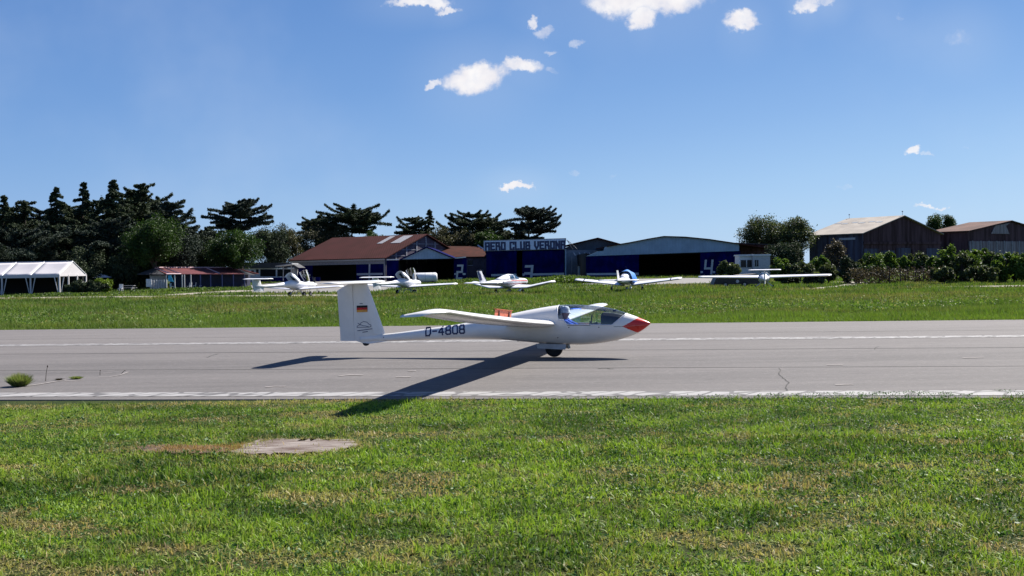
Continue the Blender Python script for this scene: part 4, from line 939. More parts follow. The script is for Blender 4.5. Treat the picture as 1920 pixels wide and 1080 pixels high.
# buildings seen on the corner
def corner_hangar(pc, pyc, pl, pr, peak, Yc, theta, name, label, mw1, mw2, mr, over=.5, panels=None):
    C0 = S(pc, pyc, Yc); ze = C0.z; th_ = math.radians(theta); uL = Vector((-math.cos(th_), math.sin(th_), 0)); uR = Vector((math.sin(th_), math.cos(th_), 0))
    def along(u_, px):
        k = unroll(px, pyc)[0]/F_; t_ = (k*C0.y-C0.x)/(u_.x-k*u_.y); return t_
    L, W = along(uL, pl), along(uR, pr); base = Vector((C0.x, C0.y, 0)); zb = gz(Yc)-.3
    mid = base+uR*W/2; zr = S(peak[0], peak[1], mid.y).z
    r = thing(name, label, 'hangar')
    def q(a, b_, z): v = base+uL*a+uR*b_; return Vector((v.x, v.y, z))
    mb = MB(); mb.ext([q(0, 0, zb), q(L, 0, zb), q(L, 0, ze), q(0, 0, ze)], uR*.2); mb.build('side_wall', mw1, r)
    mb = MB(); mb.ext([q(0, .2, zb), q(0, W, zb), q(0, W, ze), q(0, W/2, zr), q(0, .2, ze)], uL*.2); mb.build('gable_wall', mw2, r)
    mb = MB(); mb.ext([q(L, .2, zb), q(L, W, zb), q(L, W, ze), q(L, W/2, zr), q(L, .2, ze)], -uL*.2); mb.build('end_wall', mw2, r)
    sl_ = (zr-ze)/(W/2)
    mb = MB(); mb.ext([q(-over, -over, ze-over*sl_+.12), q(L+over, -over, ze-over*sl_+.12), q(L+over, W/2, zr+.12), q(-over, W/2, zr+.12)], (0, 0, .15))
    mb.ext([q(-over, W/2, zr+.12), q(L+over, W/2, zr+.12), q(L+over, W+over, ze-over*sl_+.12), q(-over, W+over, ze-over*sl_+.12)], (0, 0, .15)); ro = mb.build('roof', mr, r)
    return r, q, L, W, ze, zr, ro
h1, q, L, W, ze, zr, ro = corner_hangar(722, 484, 549, 866, (795, 441.5), 190, 33, 'hangar', 'long hangar with a large red-brown roof and number 1, left of the pale gabled hangar', M['interior'], M['mauve'], M['rooftile'], .6)
sl_ = (zr-ze)/(W/2)
bpy.data.objects.remove([o for o in h1.children if o.name.startswith('side_wall')][0])
def rect(a0, a1, z0, z1, off=0, d=.15): mb = MB(); mb.ext([q(a0, -off, z0), q(a1, -off, z0), q(a1, -off, z1), q(a0, -off, z1)], (q(0, 1, 0)-q(0, 0, 0))*d); return mb
H = ze
rect(0, L, H-1.0, H-.05, .1).build('beam', M['trim'], h1); rect(-.3, L+.3, H-.35, H+.05, .45, .1).build('gutter', M['lgrey'], h1)
d1_ = rect(.4, L*.30, -.1, H-1.0, 0).build('door', M['blue'], h1); d2_ = rect(L*.78, L-.2, -.1, H-1.0, 0).build('door', M['blue'], h1)
rect(.6, L*.295, 1.0, 1.35, .05, .03).build('stripe', M['lgrey'], d1_); rect(L*.80, L*.90, 1.0, 1.3, .05, .03).build('stripe', M['lgrey'], d2_)
mb = MB(); glyph(mb, '#1', lambda a, b_, k_: q(L*.165-a, .07+.0+k_*-1-.14, .35+b_), .01, 2.9, .38, .5, .06); mb.build('number', M['lgrey'], h1)
mb = MB(); mb.ext([q(.05, .0, -.1), q(.35, 0, -.1), q(.35, 0, H-1), q(.05, 0, H-1)], (q(0, 1, 0)-q(0, 0, 0))*.3); mb.build('corner_post', M['trim'], h1)
for a0, a1 in ((L*.29, L*.345), (L*.10, L*.20)):
    mb = MB(); b0, b1 = W*.30, W*.47
    mb.ext([q(a0, b0, ze+b0*sl_+.30), q(a1, b0, ze+b0*sl_+.30), q(a1, b1, ze+b1*sl_+.30), q(a0, b1, ze+b1*sl_+.30)], (0, 0, .05)); mb.build('skylight', M['trim'], ro)
for b0 in (W*.12, W*.25, W*.38, W*.5, W*.62):
    zt_ = ze+min(b0, W-b0)*sl_-.15; mb = MB(); mb.ext([q(-.12, b0, ze-1.0), q(-.12, b0+.35, ze-1.0), q(-.12, b0+.35, zt_), q(-.12, b0, zt_)], (q(1, 0, 0)-q(0, 0, 0))*.1); mb.build('gable_post', M['trim'], h1)
for z_ in (.4, 1.5, 2.6):
    mb = MB(); b0 = z_/sl_+.4; mb.ext([q(-.06, b0, ze+z_-.05), q(-.06, W-b0, ze+z_-.05), q(-.06, W-b0, ze+z_+.08), q(-.06, b0, ze+z_+.08)], (q(1, 0, 0)-q(0, 0, 0))*.05); mb.build('gable_rail', M['trim'], h1)
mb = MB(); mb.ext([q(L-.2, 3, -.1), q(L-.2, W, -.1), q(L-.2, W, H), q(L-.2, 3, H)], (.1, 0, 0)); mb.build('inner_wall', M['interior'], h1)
# old hangars on the right
hf, q, L, W, ze, zr, ro = corner_hangar(1617, 438.5, 1517, 1763, (1690, 406.5), 195, 53, 'hangar', 'old rusty dark hangar with a pale grey-beige roof standing behind the bushes', M['oldwall2'], M['oldwall'], M['oldroof'])
up = Vector((0, 0, 1)); dR = q(0, 1, 0)-q(0, 0, 0); dL = q(1, 0, 0)-q(0, 0, 0)
for b0, b1, z1, mt in ((.3, 4.8, 3.6, 'oldwall2'), (5.4, 9.8, 3.2, 'oldwall2'), (10.3, 15.0, 3.7, 'oldwall2'), (20.4, 24.6, 3.6, 'oldwall2'), (15.4, 20, 3.3, 'oldwall')):
    mb = MB(); mb.ext([q(-.15, b0, -.3), q(-.15, b1, -.3), q(-.15, b1, z1+.6), q(-.15, b0, z1+.6)], dL*.12); mb.build('door_panel', M[mt], hf)
mb = MB(); mb.ext([q(-.2, .2, ze-1.9), q(-.2, W, ze-1.9), q(-.2, W, ze-1.4), q(-.2, .2, ze-1.4)], dL*.15); mb.build('lintel', M['oldwall'], hf)
mb = MB(); mb.ext([q(1.5, -.12, ze-1.0), q(5, -.12, ze-1.0), q(5, -.12, ze-.6), q(1.5, -.12, ze-.6)], dR*.1); mb.build('side_window', M['lgrey'], hf)
for px, py in ((1568, 412), (1690, 405)):
    a = q(L if px < 1600 else 0, W/2, zr); mb = MB(); mb.tube([a, a+Vector((0, 0, 1.1))], .035, 5); mb.tube([a+Vector((-.1, 0, 1.0)), a+Vector((.1, 0, 1.0))], .12, 6); mb.build('vent_pipe', M['grey'], hf)
mb = MB()
for k_ in range(6):
    a0 = 1.2+k_*1.9; b0 = W*.30+.6*(k_ % 2); sl_ = (zr-ze)/(W/2); mb.ext([q(a0, b0, ze+b0*sl_+.28), q(a0+1.3, b0, ze+b0*sl_+.28), q(a0+1.3, b0+.7, ze+(b0+.7)*sl_+.28), q(a0, b0+.7, ze+(b0+.7)*sl_+.28)], (0, 0, .03))
mb.build('roof_patch', M['lwall'], ro)
hg, q, L, W, ze, zr, ro = corner_hangar(1815, 434.5, 1742, 1965, (1874, 416), 215, 50, 'hangar', 'old brown rusty hangar with a dull red roof at the far right behind tall bushes', M['oldwall'], M['oldwall'], M['oldroof2'])
dR = q(0, 1, 0)-q(0, 0, 0); dL = q(1, 0, 0)-q(0, 0, 0)
mb = MB(); mb.ext([q(-.15, 9.5, zr-2.6), q(-.15, 17.5, zr-2.6), q(-.15, 16.0, zr-.9), q(-.15, W/2, zr-.25), q(-.15, 11.2, zr-.9)], dL*.1); mb.build('gable_slats', mat('pale_weathered_slats', (.34, .30, .30), .8, col2=(.12, .09, .09), vs=3, stretch=(1, 1, .1), wave=(3, .5, .5)), hg)
mb = MB(); mb.ext([q(-.3, 0, 0), q(-.3, W, 0), q(-.3, W, ze-1.9), q(-.3, 0, ze-1.9)], dL*.2); mb.build('lower_wall', mat('pale_stained_panels', (.26, .24, .26), .8, col2=(.09, .06, .06), vs=1.3, stretch=(1, 1, .15), wave=(3, .8, .3)), hg)
for k_ in range(7):
    b0 = 1+k_*3.4; mb = MB(); mb.ext([q(-.4, b0, 0), q(-.4, b0+.3, 0), q(-.4, b0+.3, ze-1.8), q(-.4, b0, ze-1.8)], dL*.1); mb.build('post', M['trim'], hg)
# low white building, left of hangar 1
lb = thing('low_building', 'long low white building with dark windows and grey roof left of the red-roofed hangar', 'building'); Yl = 192
fac(lb, 'wall', M['white'], [(455, 535), (546, 533), (546, 503), (430, 503)], Yl, 6); fac(lb, 'roof', M['greyroof'], [(426, 503.5), (560, 502), (545, 493), (440, 492)], Yl-.4, 6.5)
for a, b_ in ((488, 517), (520, 548)): w_ = fac(lb, 'window', M['window'], [(a, 518), (b_, 518), (b_, 505), (a, 505)], Yl-.06, .08)
fac(lb, 'window', M['window'], [(471, 513), (476, 513), (476, 507), (471, 507)], Yl-.06, .08); fac(lb, 'window', M['window'], [(480, 512), (485, 512), (485, 505), (480, 505)], Yl-.06, .08)
fac(lb, 'dark_fence', M['blue'], [(474, 531), (600, 529), (600, 519.5), (474, 521)], Yl-1.5, .2)
cp = thing('carport', 'pale lean-to canopy roof on posts beside the left end of the red-roofed hangar', 'shelter')
mb = MB(); mb.ext([S(516, 498.5, 180), S(548, 494, 180), S(548, 495.5, 180), S(516, 499.8, 180)][::-1], (0, 5, 0)); mb.build('roof', M['lgrey'], cp)
for a in (531, 546): 
    mb = MB(); mb.bar(S(a, 497, 181), S(a, 526, 181), .15); mb.build('post', M['trim'], cp)
pp = thing('marker_post', 'black post standing on the apron right of the leftmost motor glider', 'post', put(589.5, 537.5)); mb = MB(); mb.box(-.10, -.1, 0, .10, .1, 1.25); mb.box(-.13, -.13, 1.25, .13, .13, 1.32); mb.build('post', M['dark'], pp)

# white marquee at the left edge
mt_ = thing('marquee', 'open-sided white marquee tent with pitched roof at the left edge', 'tent'); Ym = 131; zg = gz(Ym)
xr = S(160, 520, Ym).x; xf = S(111, 520, Ym-.0).x; xl = S(-110, 520, Ym).x; ze = S(111, 515, Ym-4.5).z; 
Yf = 127.5; cF = S(111, 515, Yf); cB = S(161, 513, Yf+5.6); ap = S(133.5, 490, Yf+2.8); uB = cB-cF; uB.z = 0; ux = Vector((-1, .10, 0))
e1 = Vector((cF.x, cF.y, cF.z)); e2 = Vector((cB.x, cB.y, cF.z)); pk = Vector(((e1.x+e2.x)/2, (e1.y+e2.y)/2, ap.z)); Lm = 18
far = ux.normalized()*Lm
mb = MB()
for bay in range(5):
    t0, t1 = far*(bay/5), far*((bay+1)/5); sg_ = Vector((0, 0, -.05))
    for a, b_ in ((e1, pk), (pk, e2)):
        V = []; 
        for i in range(7):
            for j in range(7):
                p_ = (a.lerp(b_, j/6))+t0.lerp(t1, i/6); s_ = math.sin(math.pi*i/6)*math.sin(math.pi*j/6); V.append(p_+Vector((0, 0, -.10*s_)))
        mb.add(V, [(i*7+j, i*7+j+1, (i+1)*7+j+1, (i+1)*7+j) for i in range(6) for j in range(6)])
ro = mb.build('roof_canvas', M['tent'], mt_, True); sm = ro.modifiers.new('t', 'SOLIDIFY'); sm.thickness = .03
mb = MB(); mb.ext([e1, e2, pk], ux*.03); mb.build('gable_canvas', M['tent'], mt_)
mb = MB()
for bay in range(6):
    t_ = far*(bay/5)
    mb.tube([e1+t_, pk+t_, e2+t_], .07, 6)
mb.tube([pk, pk+far], .06, 6); mb.build('roof_rib', M['white'], mt_)
mb = MB(); mb.ext([e1+Vector((0, -.03, -.32)), e1+far+Vector((0, -.03, -.32)), e1+far+Vector((0, -.03, .02)), e1+Vector((0, -.03, .02))], (0, .02, 0)); mb.ext([e1+Vector((.03, 0, -.2)), e2+Vector((.03, 0, -.2)), e2+Vector((.03, 0, .02)), e1+Vector((.03, 0, .02))], (.02, 0, 0)); mb.build('valance', M['tent'], mt_)
for k_, pnt in enumerate([e1+far*(b_/5) for b_ in range(6)]+[e2+far*(b_/5) for b_ in range(6)]+[e1.lerp(e2, .33), e1.lerp(e2, .66)]):
    mb = MB(); mb.box(pnt.x-.08, pnt.y-.08, gz(pnt.y)-.02, pnt.x+.08, pnt.y+.08, pnt.z-.03)
    if k_ < 6:   # gathered curtain against the post, wide at the top
        for s_ in (-1, 1): mb.ext([(pnt.x+s_*.09, pnt.y-.05, gz(pnt.y)), (pnt.x+s_*.14, pnt.y-.05, gz(pnt.y)), (pnt.x+s_*.62, pnt.y-.05, pnt.z-.3), (pnt.x+s_*.50, pnt.y-.05, pnt.z-.3)], (0, .04, 0))
    mb.build('post', M['tent'], mt_)
mb = MB(); a = e1.lerp(e2, .72); b_ = e2; mb.ext([(a.x+.02, a.y, 1.05+0*a.z), (b_.x, b_.y, 1.05), (b_.x, b_.y, .9), (a.x, a.y, .9)], (.03, 0, 0)); mb.build('rail', M['white'], mt_)
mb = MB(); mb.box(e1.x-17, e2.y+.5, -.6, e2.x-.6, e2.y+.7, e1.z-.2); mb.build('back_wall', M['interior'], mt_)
# lamp post
lp = thing('lamp_post', 'thin lamp post with white globe lamp in front of the marquee corner', 'lamp', put(117, 552)); z1 = S(113, 501, lp.location.y).z-lp.location.z
mb = MB(); mb.tube([(0, 0, 0), (0, 0, z1-.15)], .035, 6); mb.build('pole', M['lgrey'], lp)
mb = MB(); mb.loft([[(.19*math.sin(v)*math.cos(a), .19*math.sin(v)*math.sin(a), z1-.19*math.cos(v)) for a in np.linspace(0, 2*math.pi, 12, endpoint=False)] for v in np.linspace(.1, 3.04, 8)]); mb.build('globe', M['white'], lp, True)
# notice board
nb = thing('notice_board', 'small white framed board on legs in front of the clipped hedge', 'notice board', put(187.5, 549))
for s_ in (-1, 1):
    mb = MB(); mb.box(s_*.28-.05, -.04, 0, s_*.28+.05, .04, .95); mb.build('leg', M['white'], nb)
mb = MB(); mb.box(-.30, -.02, .35, .30, .02, .93); mb.build('board', M['mauve'], nb)
# parasol
ps = thing('parasol', 'small white parasol open behind the yellow-green bush', 'parasol', put(190, 545)); z1 = S(186, 513.5, ps.location.y).z-ps.location.z
mb = MB(); mb.tube([(0, 0, 0), (0, 0, z1)], .025, 6); mb.build('pole', M['white'], ps)
mb = MB(); n = 8; R_ = [[(r_*math.cos(2*math.pi*(k_+.5)/n), r_*math.sin(2*math.pi*(k_+.5)/n), z1-dz_) for k_ in range(n)] for r_, dz_ in ((.03, 0), (.75, .28), (1.45, .52))]
mb.loft(R_, False); c_ = mb.build('canopy', M['tent'], ps); sm = c_.modifiers.new('t', 'SOLIDIFY'); sm.thickness = .02
# picnic bench with rail
bn = thing('picnic_bench', 'weathered wooden picnic bench on the grass left of the clubhouse', 'bench', put(240, 546))
for nm, a in (('tabletop', (-1.0, -.4, .70, .9, .4, .76)), ('seat', (-1.0, -.9, .42, .9, -.62, .47)), ('seat', (-1.0, .62, .42, .9, .9, .47))): mb = MB(); mb.box(*a); mb.build(nm, M['trim'], bn)
for x in (-.8, .7):
    mb = MB(); mb.bar((x, -.75, 0), (x, -.25, .7), .08); mb.bar((x, .75, 0), (x, .25, .7), .08); mb.bar((x, -.85, .40), (x, .85, .40), .07); mb.build('leg', M['trim'], bn)
ch_ = thing('garden_chair', 'pale garden chair standing at the left end of the picnic bench', 'chair', put(226, 547))
mb = MB(); mb.box(-.25, -.25, .42, .25, .25, .47); mb.build('seat', M['white'], ch_); mb = MB(); mb.box(-.25, .22, .47, .25, .27, 1.0); mb.build('backrest', M['white'], ch_)
for x in (-.22, .22):
    for y in (-.22, .22): mb = MB(); mb.box(x-.03, y-.03, 0, x+.03, y+.03, .42); mb.build('leg', M['white'], ch_)
# clubhouse with red roof
cl = thing('clubhouse', 'low blue clubhouse with long dark red roof and open veranda left of the hangars', 'building'); Yk = 146; zg = gz(Yk)
eL, eR = S(312, 515, Yk), S(458, 514.5, Yk+9); rL, rR = S(288, 503.5, Yk+4), S(443, 503.5, Yk+13)
mb = MB(); mb.ext([eL, eR, rR, rL], (0, 0, .10)); mb.ext([rL, rR, rR+Vector((2.2, 5, -.9)), rL+Vector((-1.8, 4, -.9))], (0, 0, .1)); ro = mb.build('roof', M['redroof'], cl)
mb = MB(); sp_ = S(257, 515, Yk+3); mb.ext([rL+Vector((0, 0, .02)), sp_, eL+Vector((-.2, -.1, -.02))], (0, 0, .07)); mb.build('side_roof', M['greyroof'], cl)
mb = MB(); mb.ext([rR, eR, eR+Vector((.9, 3, -.2))], (0, 0, .07)); mb.build('side_roof', M['dark'], cl)
mb = MB()
for f_ in (.0, .12, .62):
    a, b_ = rL.lerp(rR, f_)+Vector((0, 0, .13)), eL.lerp(eR, f_+.05)+Vector((0, 0, .13)); mb.bar(a, b_, .16)
mb.bar(eL+Vector((0, -.02, .10)), eL.lerp(eR, .18)+Vector((0, -.02, .1)), .13); mb.bar(rL+Vector((0, 0, .14)), rR+Vector((0, 0, .14)), .14); mb.build('roof_batten', mat('pinkish_batten', (.50, .33, .36), .7), ro)
bl = MB(); a, b_ = eL+Vector((.3, 1.2, 0)), eR+Vector((-.2, 1.2, 0)); bl.ext([Vector((a.x, a.y, zg-.2)), Vector((b_.x, b_.y, zg)), Vector((b_.x, b_.y, b_.z)), Vector((a.x, a.y, a.z))], (0, 3.2, 0)); bl.build('wall', mat('blue_boarding_and_shade', (.004, .008, .035), .8, var=.3, vs=2, wave=(0, .6, .3)), cl)  # navy wall, its colour darkened to paint in the shaded veranda interior
for f_ in (0, .10, .19, .22, .30, .42, .55, .7, .85, 1):
    a = eL.lerp(eR, f_); mb = MB(); mb.box(a.x-.06, a.y-.06, zg-.2, a.x+.06, a.y+.06, a.z); mb.build('veranda_post', M['lgrey'] if f_ < .35 else M['navy'], cl)
mb = MB(); a = eL.lerp(eR, .02); mb.ext([(a.x, a.y-.1, a.z-.1), (a.x+.42, a.y-.1, a.z-.1), (a.x+.75, a.y-.1, a.z-1.0), (a.x+.05, a.y-.1, a.z-.9)], (0, .04, 0)); mb.build('curtain', M['cyan'], cl)
mb = MB(); a = S(274, 542, Yk-1); b_ = S(284, 523, Yk-1); mb.box(a.x, Yk-1, a.z+.3, b_.x, Yk-.95, b_.z); mb.build('white_screen', M['white'], cl)
mb = MB(); a = S(284, 542, Yk-.5); b_ = S(312, 524, Yk-.5)
for z_ in (.55, .8, 1.05, 1.3): mb.box(a.x, Yk-.5, zg+z_-.03, b_.x, Yk-.45, zg+z_+.03)
for x in np.linspace(a.x, b_.x, 7): mb.box(x-.05, Yk-.55, zg-.1, x+.05, Yk-.4, zg+1.4)
mb.build('railing', M['lgrey'], cl)
mb = MB(); a = S(281, 522, Yk+3); mb.box(a.x, Yk+3, zg, a.x+2.3, Yk+3.1, a.z+.4); mb.build('white_wall', M['lgrey'], cl)
for k_, (px, py) in enumerate(((355, 542), (363, 541.5), (375, 541), (322, 543), (342, 542), (398, 540))):
    g_ = put(px, py); c_ = thing('garden_chair', 'white plastic chair on the clubhouse terrace, %s of the six' % ('third from left', 'fourth from left', 'fifth from left', 'leftmost', 'second from left', 'rightmost')[k_], 'chair', g_, random.uniform(-1, 1), 'plastic chairs on the clubhouse terrace')
    mb = MB(); mb.box(-.24, -.24, .40, .24, .24, .45); mb.build('seat', M['white'], c_); mb = MB(); mb.ext([(-.24, .22, .45), (.24, .22, .45), (.22, .32, .88), (-.22, .32, .88)], (0, .03, 0)); mb.build('backrest', M['white'], c_)
    for x in (-.2, .2):
        for y in (-.2, .2): mb = MB(); mb.box(x-.025, y-.025, 0, x+.025, y+.025, .40); mb.build('leg', M['white'], c_)
# trailer under the left wing of the rightmost aeroplane
tr = thing('trailer', 'long dark closed trailer with a round pale emblem parked before hangar 4', 'trailer', put(1384, 539.5)); k_ = tr.location.y/F_
mb = MB(); mb.ext([(-46*k_, 0, .35), (42*k_, 0, .35), (42*k_, 0, 18*k_), (34*k_, 0, 22.5*k_), (-40*k_, 0, 20*k_), (-44*k_, 0, 12*k_)], (0, 2.0, 0)); mb.build('body', M['dark'], tr)
mb = MB(); mb.ext([(0, -.1, 22*k_), (34*k_, -.1, 24*k_), (40*k_, -.1, 19*k_), (42*k_, -.1, 19*k_), (35*k_, -.1, 25.5*k_), (0, -.1, 24*k_)], (0, 2.2, 0)); mb.build('roof', M['oldroof'], tr)
for x in (-24, 12):
    mb = MB(); mb.tube([(x*k_, -.08, .32), (x*k_, .12, .32)], .32, 18); w_ = mb.build('wheel', M['black'], tr); mb = MB(); mb.tube([(x*k_, -.10, .32), (x*k_, -.07, .32)], .15, 12); mb.build('rim', M['grey'], w_)
mb = MB(); mb.tube([(-1*k_, -.03, 12*k_), (-1*k_, -.005, 12*k_)], .16, 14); mb.build('emblem', M['lgrey'], tr)
mb = MB(); mb.bar((42*k_, 1, .45), (60*k_, 1, .45), .1); mb.build('drawbar', M['grey'], tr)

# ------------------------------------------------------------------ trees and bushes
def leaves(P, size, flat=0.0, rn=None, asp=1.7):
    """quads at points P; flat pulls their normals towards vertical"""
    n = len(P); a = rng.normal(size=(n, 3)); a[:, 2] *= (1-flat); a /= np.linalg.norm(a, axis=1)[:, None]
    b = rng.normal(size=(n, 3)); b[:, 2] *= (1-flat*.7); b -= (a*b).sum(1)[:, None]*a; b /= np.linalg.norm(b, axis=1)[:, None]+1e-6
    s = (size*rng.uniform(.6, 1.4, n))[:, None]
    V = np.stack([P-a*s*asp*.5, P-b*s*.38, P+a*s*asp*.5, P+b*s*.38], 1).reshape(-1, 3)
    Q = np.arange(n*4).reshape(-1, 4); r = np.repeat(rn if rn is not None else rng.random(n), 4)
    return V, Q, r
def crown(name, P, size, m, par, flat=0, asp=1.7, rn=None):
    V, Q, r = leaves(P, size, flat, rn, asp); return big(name, V, Q, m, {'rnd': r}, par, 4)
def conifer(px, py, Y, wpx, label, style, m='cedar', bpx=None, low=.10, seed=0, dens=1.0, lean=0):
    """tree whose top is at pixel px,py and half width wpx pixels"""
    r_ = np.random.default_rng(seed+int(px*7)); top = S(px, py, Y); zg = gz(Y); H = top.z-zg; R = wpx*Y/F_
    t_ = thing('cedar_tree', label, 'tree', (top.x, Y, zg), 0, 'dark conifers behind the airfield buildings')
    mb = MB(); lx = lean*H
    trunk = lambda f: Vector((lx*f*f-lx+.25*math.sin(f*5+px)*(1-f), .1*math.cos(f*4), H*f))
    mb.tube([trunk(f) for f in np.linspace(-.02, .97, 14)], [max(.03, .026*H*(1-f)**.8+.02) for f in np.linspace(0, 1, 14)], 7)
    mb.build('trunk', M['bark'], t_)
    br = MB(); P = []
    if style == 'flat': lay = [low+(1-low)*(k+.5*r_.random())/7.2 for k in range(7)]+[.965]; nb = 8*len(lay)
    else: nb = int((62 if style == 'spire' else 56)*dens)
    for i in range(nb):
        if style == 'flat':
            f = lay[i % len(lay)]+r_.normal()*.006; u_ = (f-low)/(1-low); w_ = [.62, .95, 1.0, .92, .80, .66, .46, .24][i % len(lay)]
            L = R*w_*r_.uniform(.55, 1.12); rise, droop = .30, .16
        else:
            f = low+(1-low)*((i+r_.random())/nb)**.9
            if style == 'spire': w_ = min(1.0, (.03+.13*(1.0-f)/.12 if f > .88 else .16+(.88-f)/.55*.84)); rise, droop = .10, .42
            else: w_ = min(1.0, max(.12, (1.02-f)/.42)**.75); rise, droop = .42, .30
            L = R*w_*r_.uniform(.50, 1.28)
        L = max(L, .45); az = r_.uniform(0, 2*math.pi) if r_.random() < .45 else r_.choice([0, math.pi])+r_.normal()*.45
        o = trunk(min(.985, f)); d = Vector((math.cos(az), math.sin(az), 0)); rs = rise*r_.uniform(.2, 1.7); dr = droop*r_.uniform(.5, 1.4)
        up_ = .22 if r_.random() < .3 else 0.0      # some boughs turn up at the tip
        pts = [o+d*(L*q)+Vector((0, 0, L*(rs*q-dr*q*q+up_*q**4))) for q in np.linspace(0, 1, 7)]
        br.tube(pts, [max(.015, .010*H*(1-f)*.6+.02)*(1.05-q) for q in np.linspace(0, 1, 7)], 4, False)
        n = int((70+L*150)*(1.2 if style == 'flat' else 1.0)); q = r_.beta(1.5, 1.1, n)*1.03
        wd = (.05+.27*np.sin(np.clip(q*.93+.07, 0, 1)*math.pi)**.7)*L*.55+.10
        side = r_.normal(size=n)*wd*.5; arr = np.array([[p.x, p.y, p.z] for p in pts]); qi = np.clip(q, 0, 1)*6
        base_ = np.stack([np.interp(qi, range(7), arr[:, k]) for k in range(3)], 1)
        base_[:, 0] += -d.y*side+r_.normal(size=n)*.06; base_[:, 1] += d.x*side
        base_[:, 2] += r_.normal(size=n)*(.05+.012*L)-np.abs(side)*.25+.04-(r_.random(n)**3)*.25*(style != 'flat')
        P.append(base_)
    n = 60; z_ = r_.uniform(.94, 1.0, n); P.append(np.stack([trunk(1).x*z_+r_.normal(size=n)*(1.01-z_)*2.2, r_.normal(size=n)*(1.01-z_)*2.2, H*z_], 1))
    br.build('branch', M['bark'], t_)
    P = np.concatenate(P); P = P[P[:, 2] > .5]
    crown('foliage', P, .19, M[m], t_, .5, 2.0)
    return t_
def broadleaf(px, py, Y, wpx, pyb, label, m, kind='tree', name='broadleaf_tree', group='broadleaf trees around the airfield buildings', n=14000, size=.26, nsub=46, hollow=.0, seed=0, trunkz=None, depth=1.0):
    """round uneven crown between pixel rows py (top) and pyb (bottom)"""
    r_ = np.random.default_rng(seed+int(px*13)); top = S(px, py, Y); bot = S(px, pyb, Y); zg = gz(Y); zc = (top.z+bot.z)/2; Hh = (top.z-bot.z)/2; R = wpx*Y/F_
    t_ = thing(name, label, kind, (top.x, Y, zg), 0, group); zc -= zg
    sub = []
    for i in range(nsub):
        v = r_.normal(size=3); v /= np.linalg.norm(v); k = r_.uniform(.45, .95)
        c = np.array([v[0]*R*k, v[1]*R*k*depth, zc+v[2]*Hh*k]); sub.append((c, r_.uniform(.18, .36)*min(R, Hh*1.2)))
    P = []; rn = []; n = int(n*1.5)
    for c, s_ in sub:
        k = int(n/nsub*r_.uniform(.5, 1.4)); v = r_.normal(size=(k, 3)); v /= np.linalg.norm(v, axis=1)[:, None]; v *= (r_.uniform(.35, 1.0, k)**.5*s_*(1+.25*r_.normal(size=k)))[:, None]
        P.append(c+v); rn.append(np.clip(r_.uniform(0, .5)+r_.random(k)*.5, 0, 1))
    P = np.concatenate(P); rn = np.concatenate(rn); k = P[:, 2] > .05; P = P[k]; rn = rn[k]
    mb = MB(); tz = zc-Hh*.5 if trunkz is None else trunkz
    tz = max(tz, .2); rad = .035*(zc+Hh)+.02
    mb.tube([(0, 0, -.1), (.05, 0, tz*.5), (0, .05, tz)], [rad, rad*.8, rad*.65], 7); mb.build('trunk' if kind == 'tree' else 'stem', M['bark'], t_)
    mb = MB()
    for c, s_ in sub[::2]:
        a = Vector((0, 0, tz*r_.uniform(.6, 1))); c_ = Vector(c); mid = a.lerp(c_, .5)+Vector((0, 0, .08*Hh)); mb.tube([a, mid, c_], [rad*.45, rad*.28, .015], 5, False)
    mb.build('branch', M['bark'], t_)
    crown('foliage', P, size, M[m], t_, .15, 1.4, rn); return t_
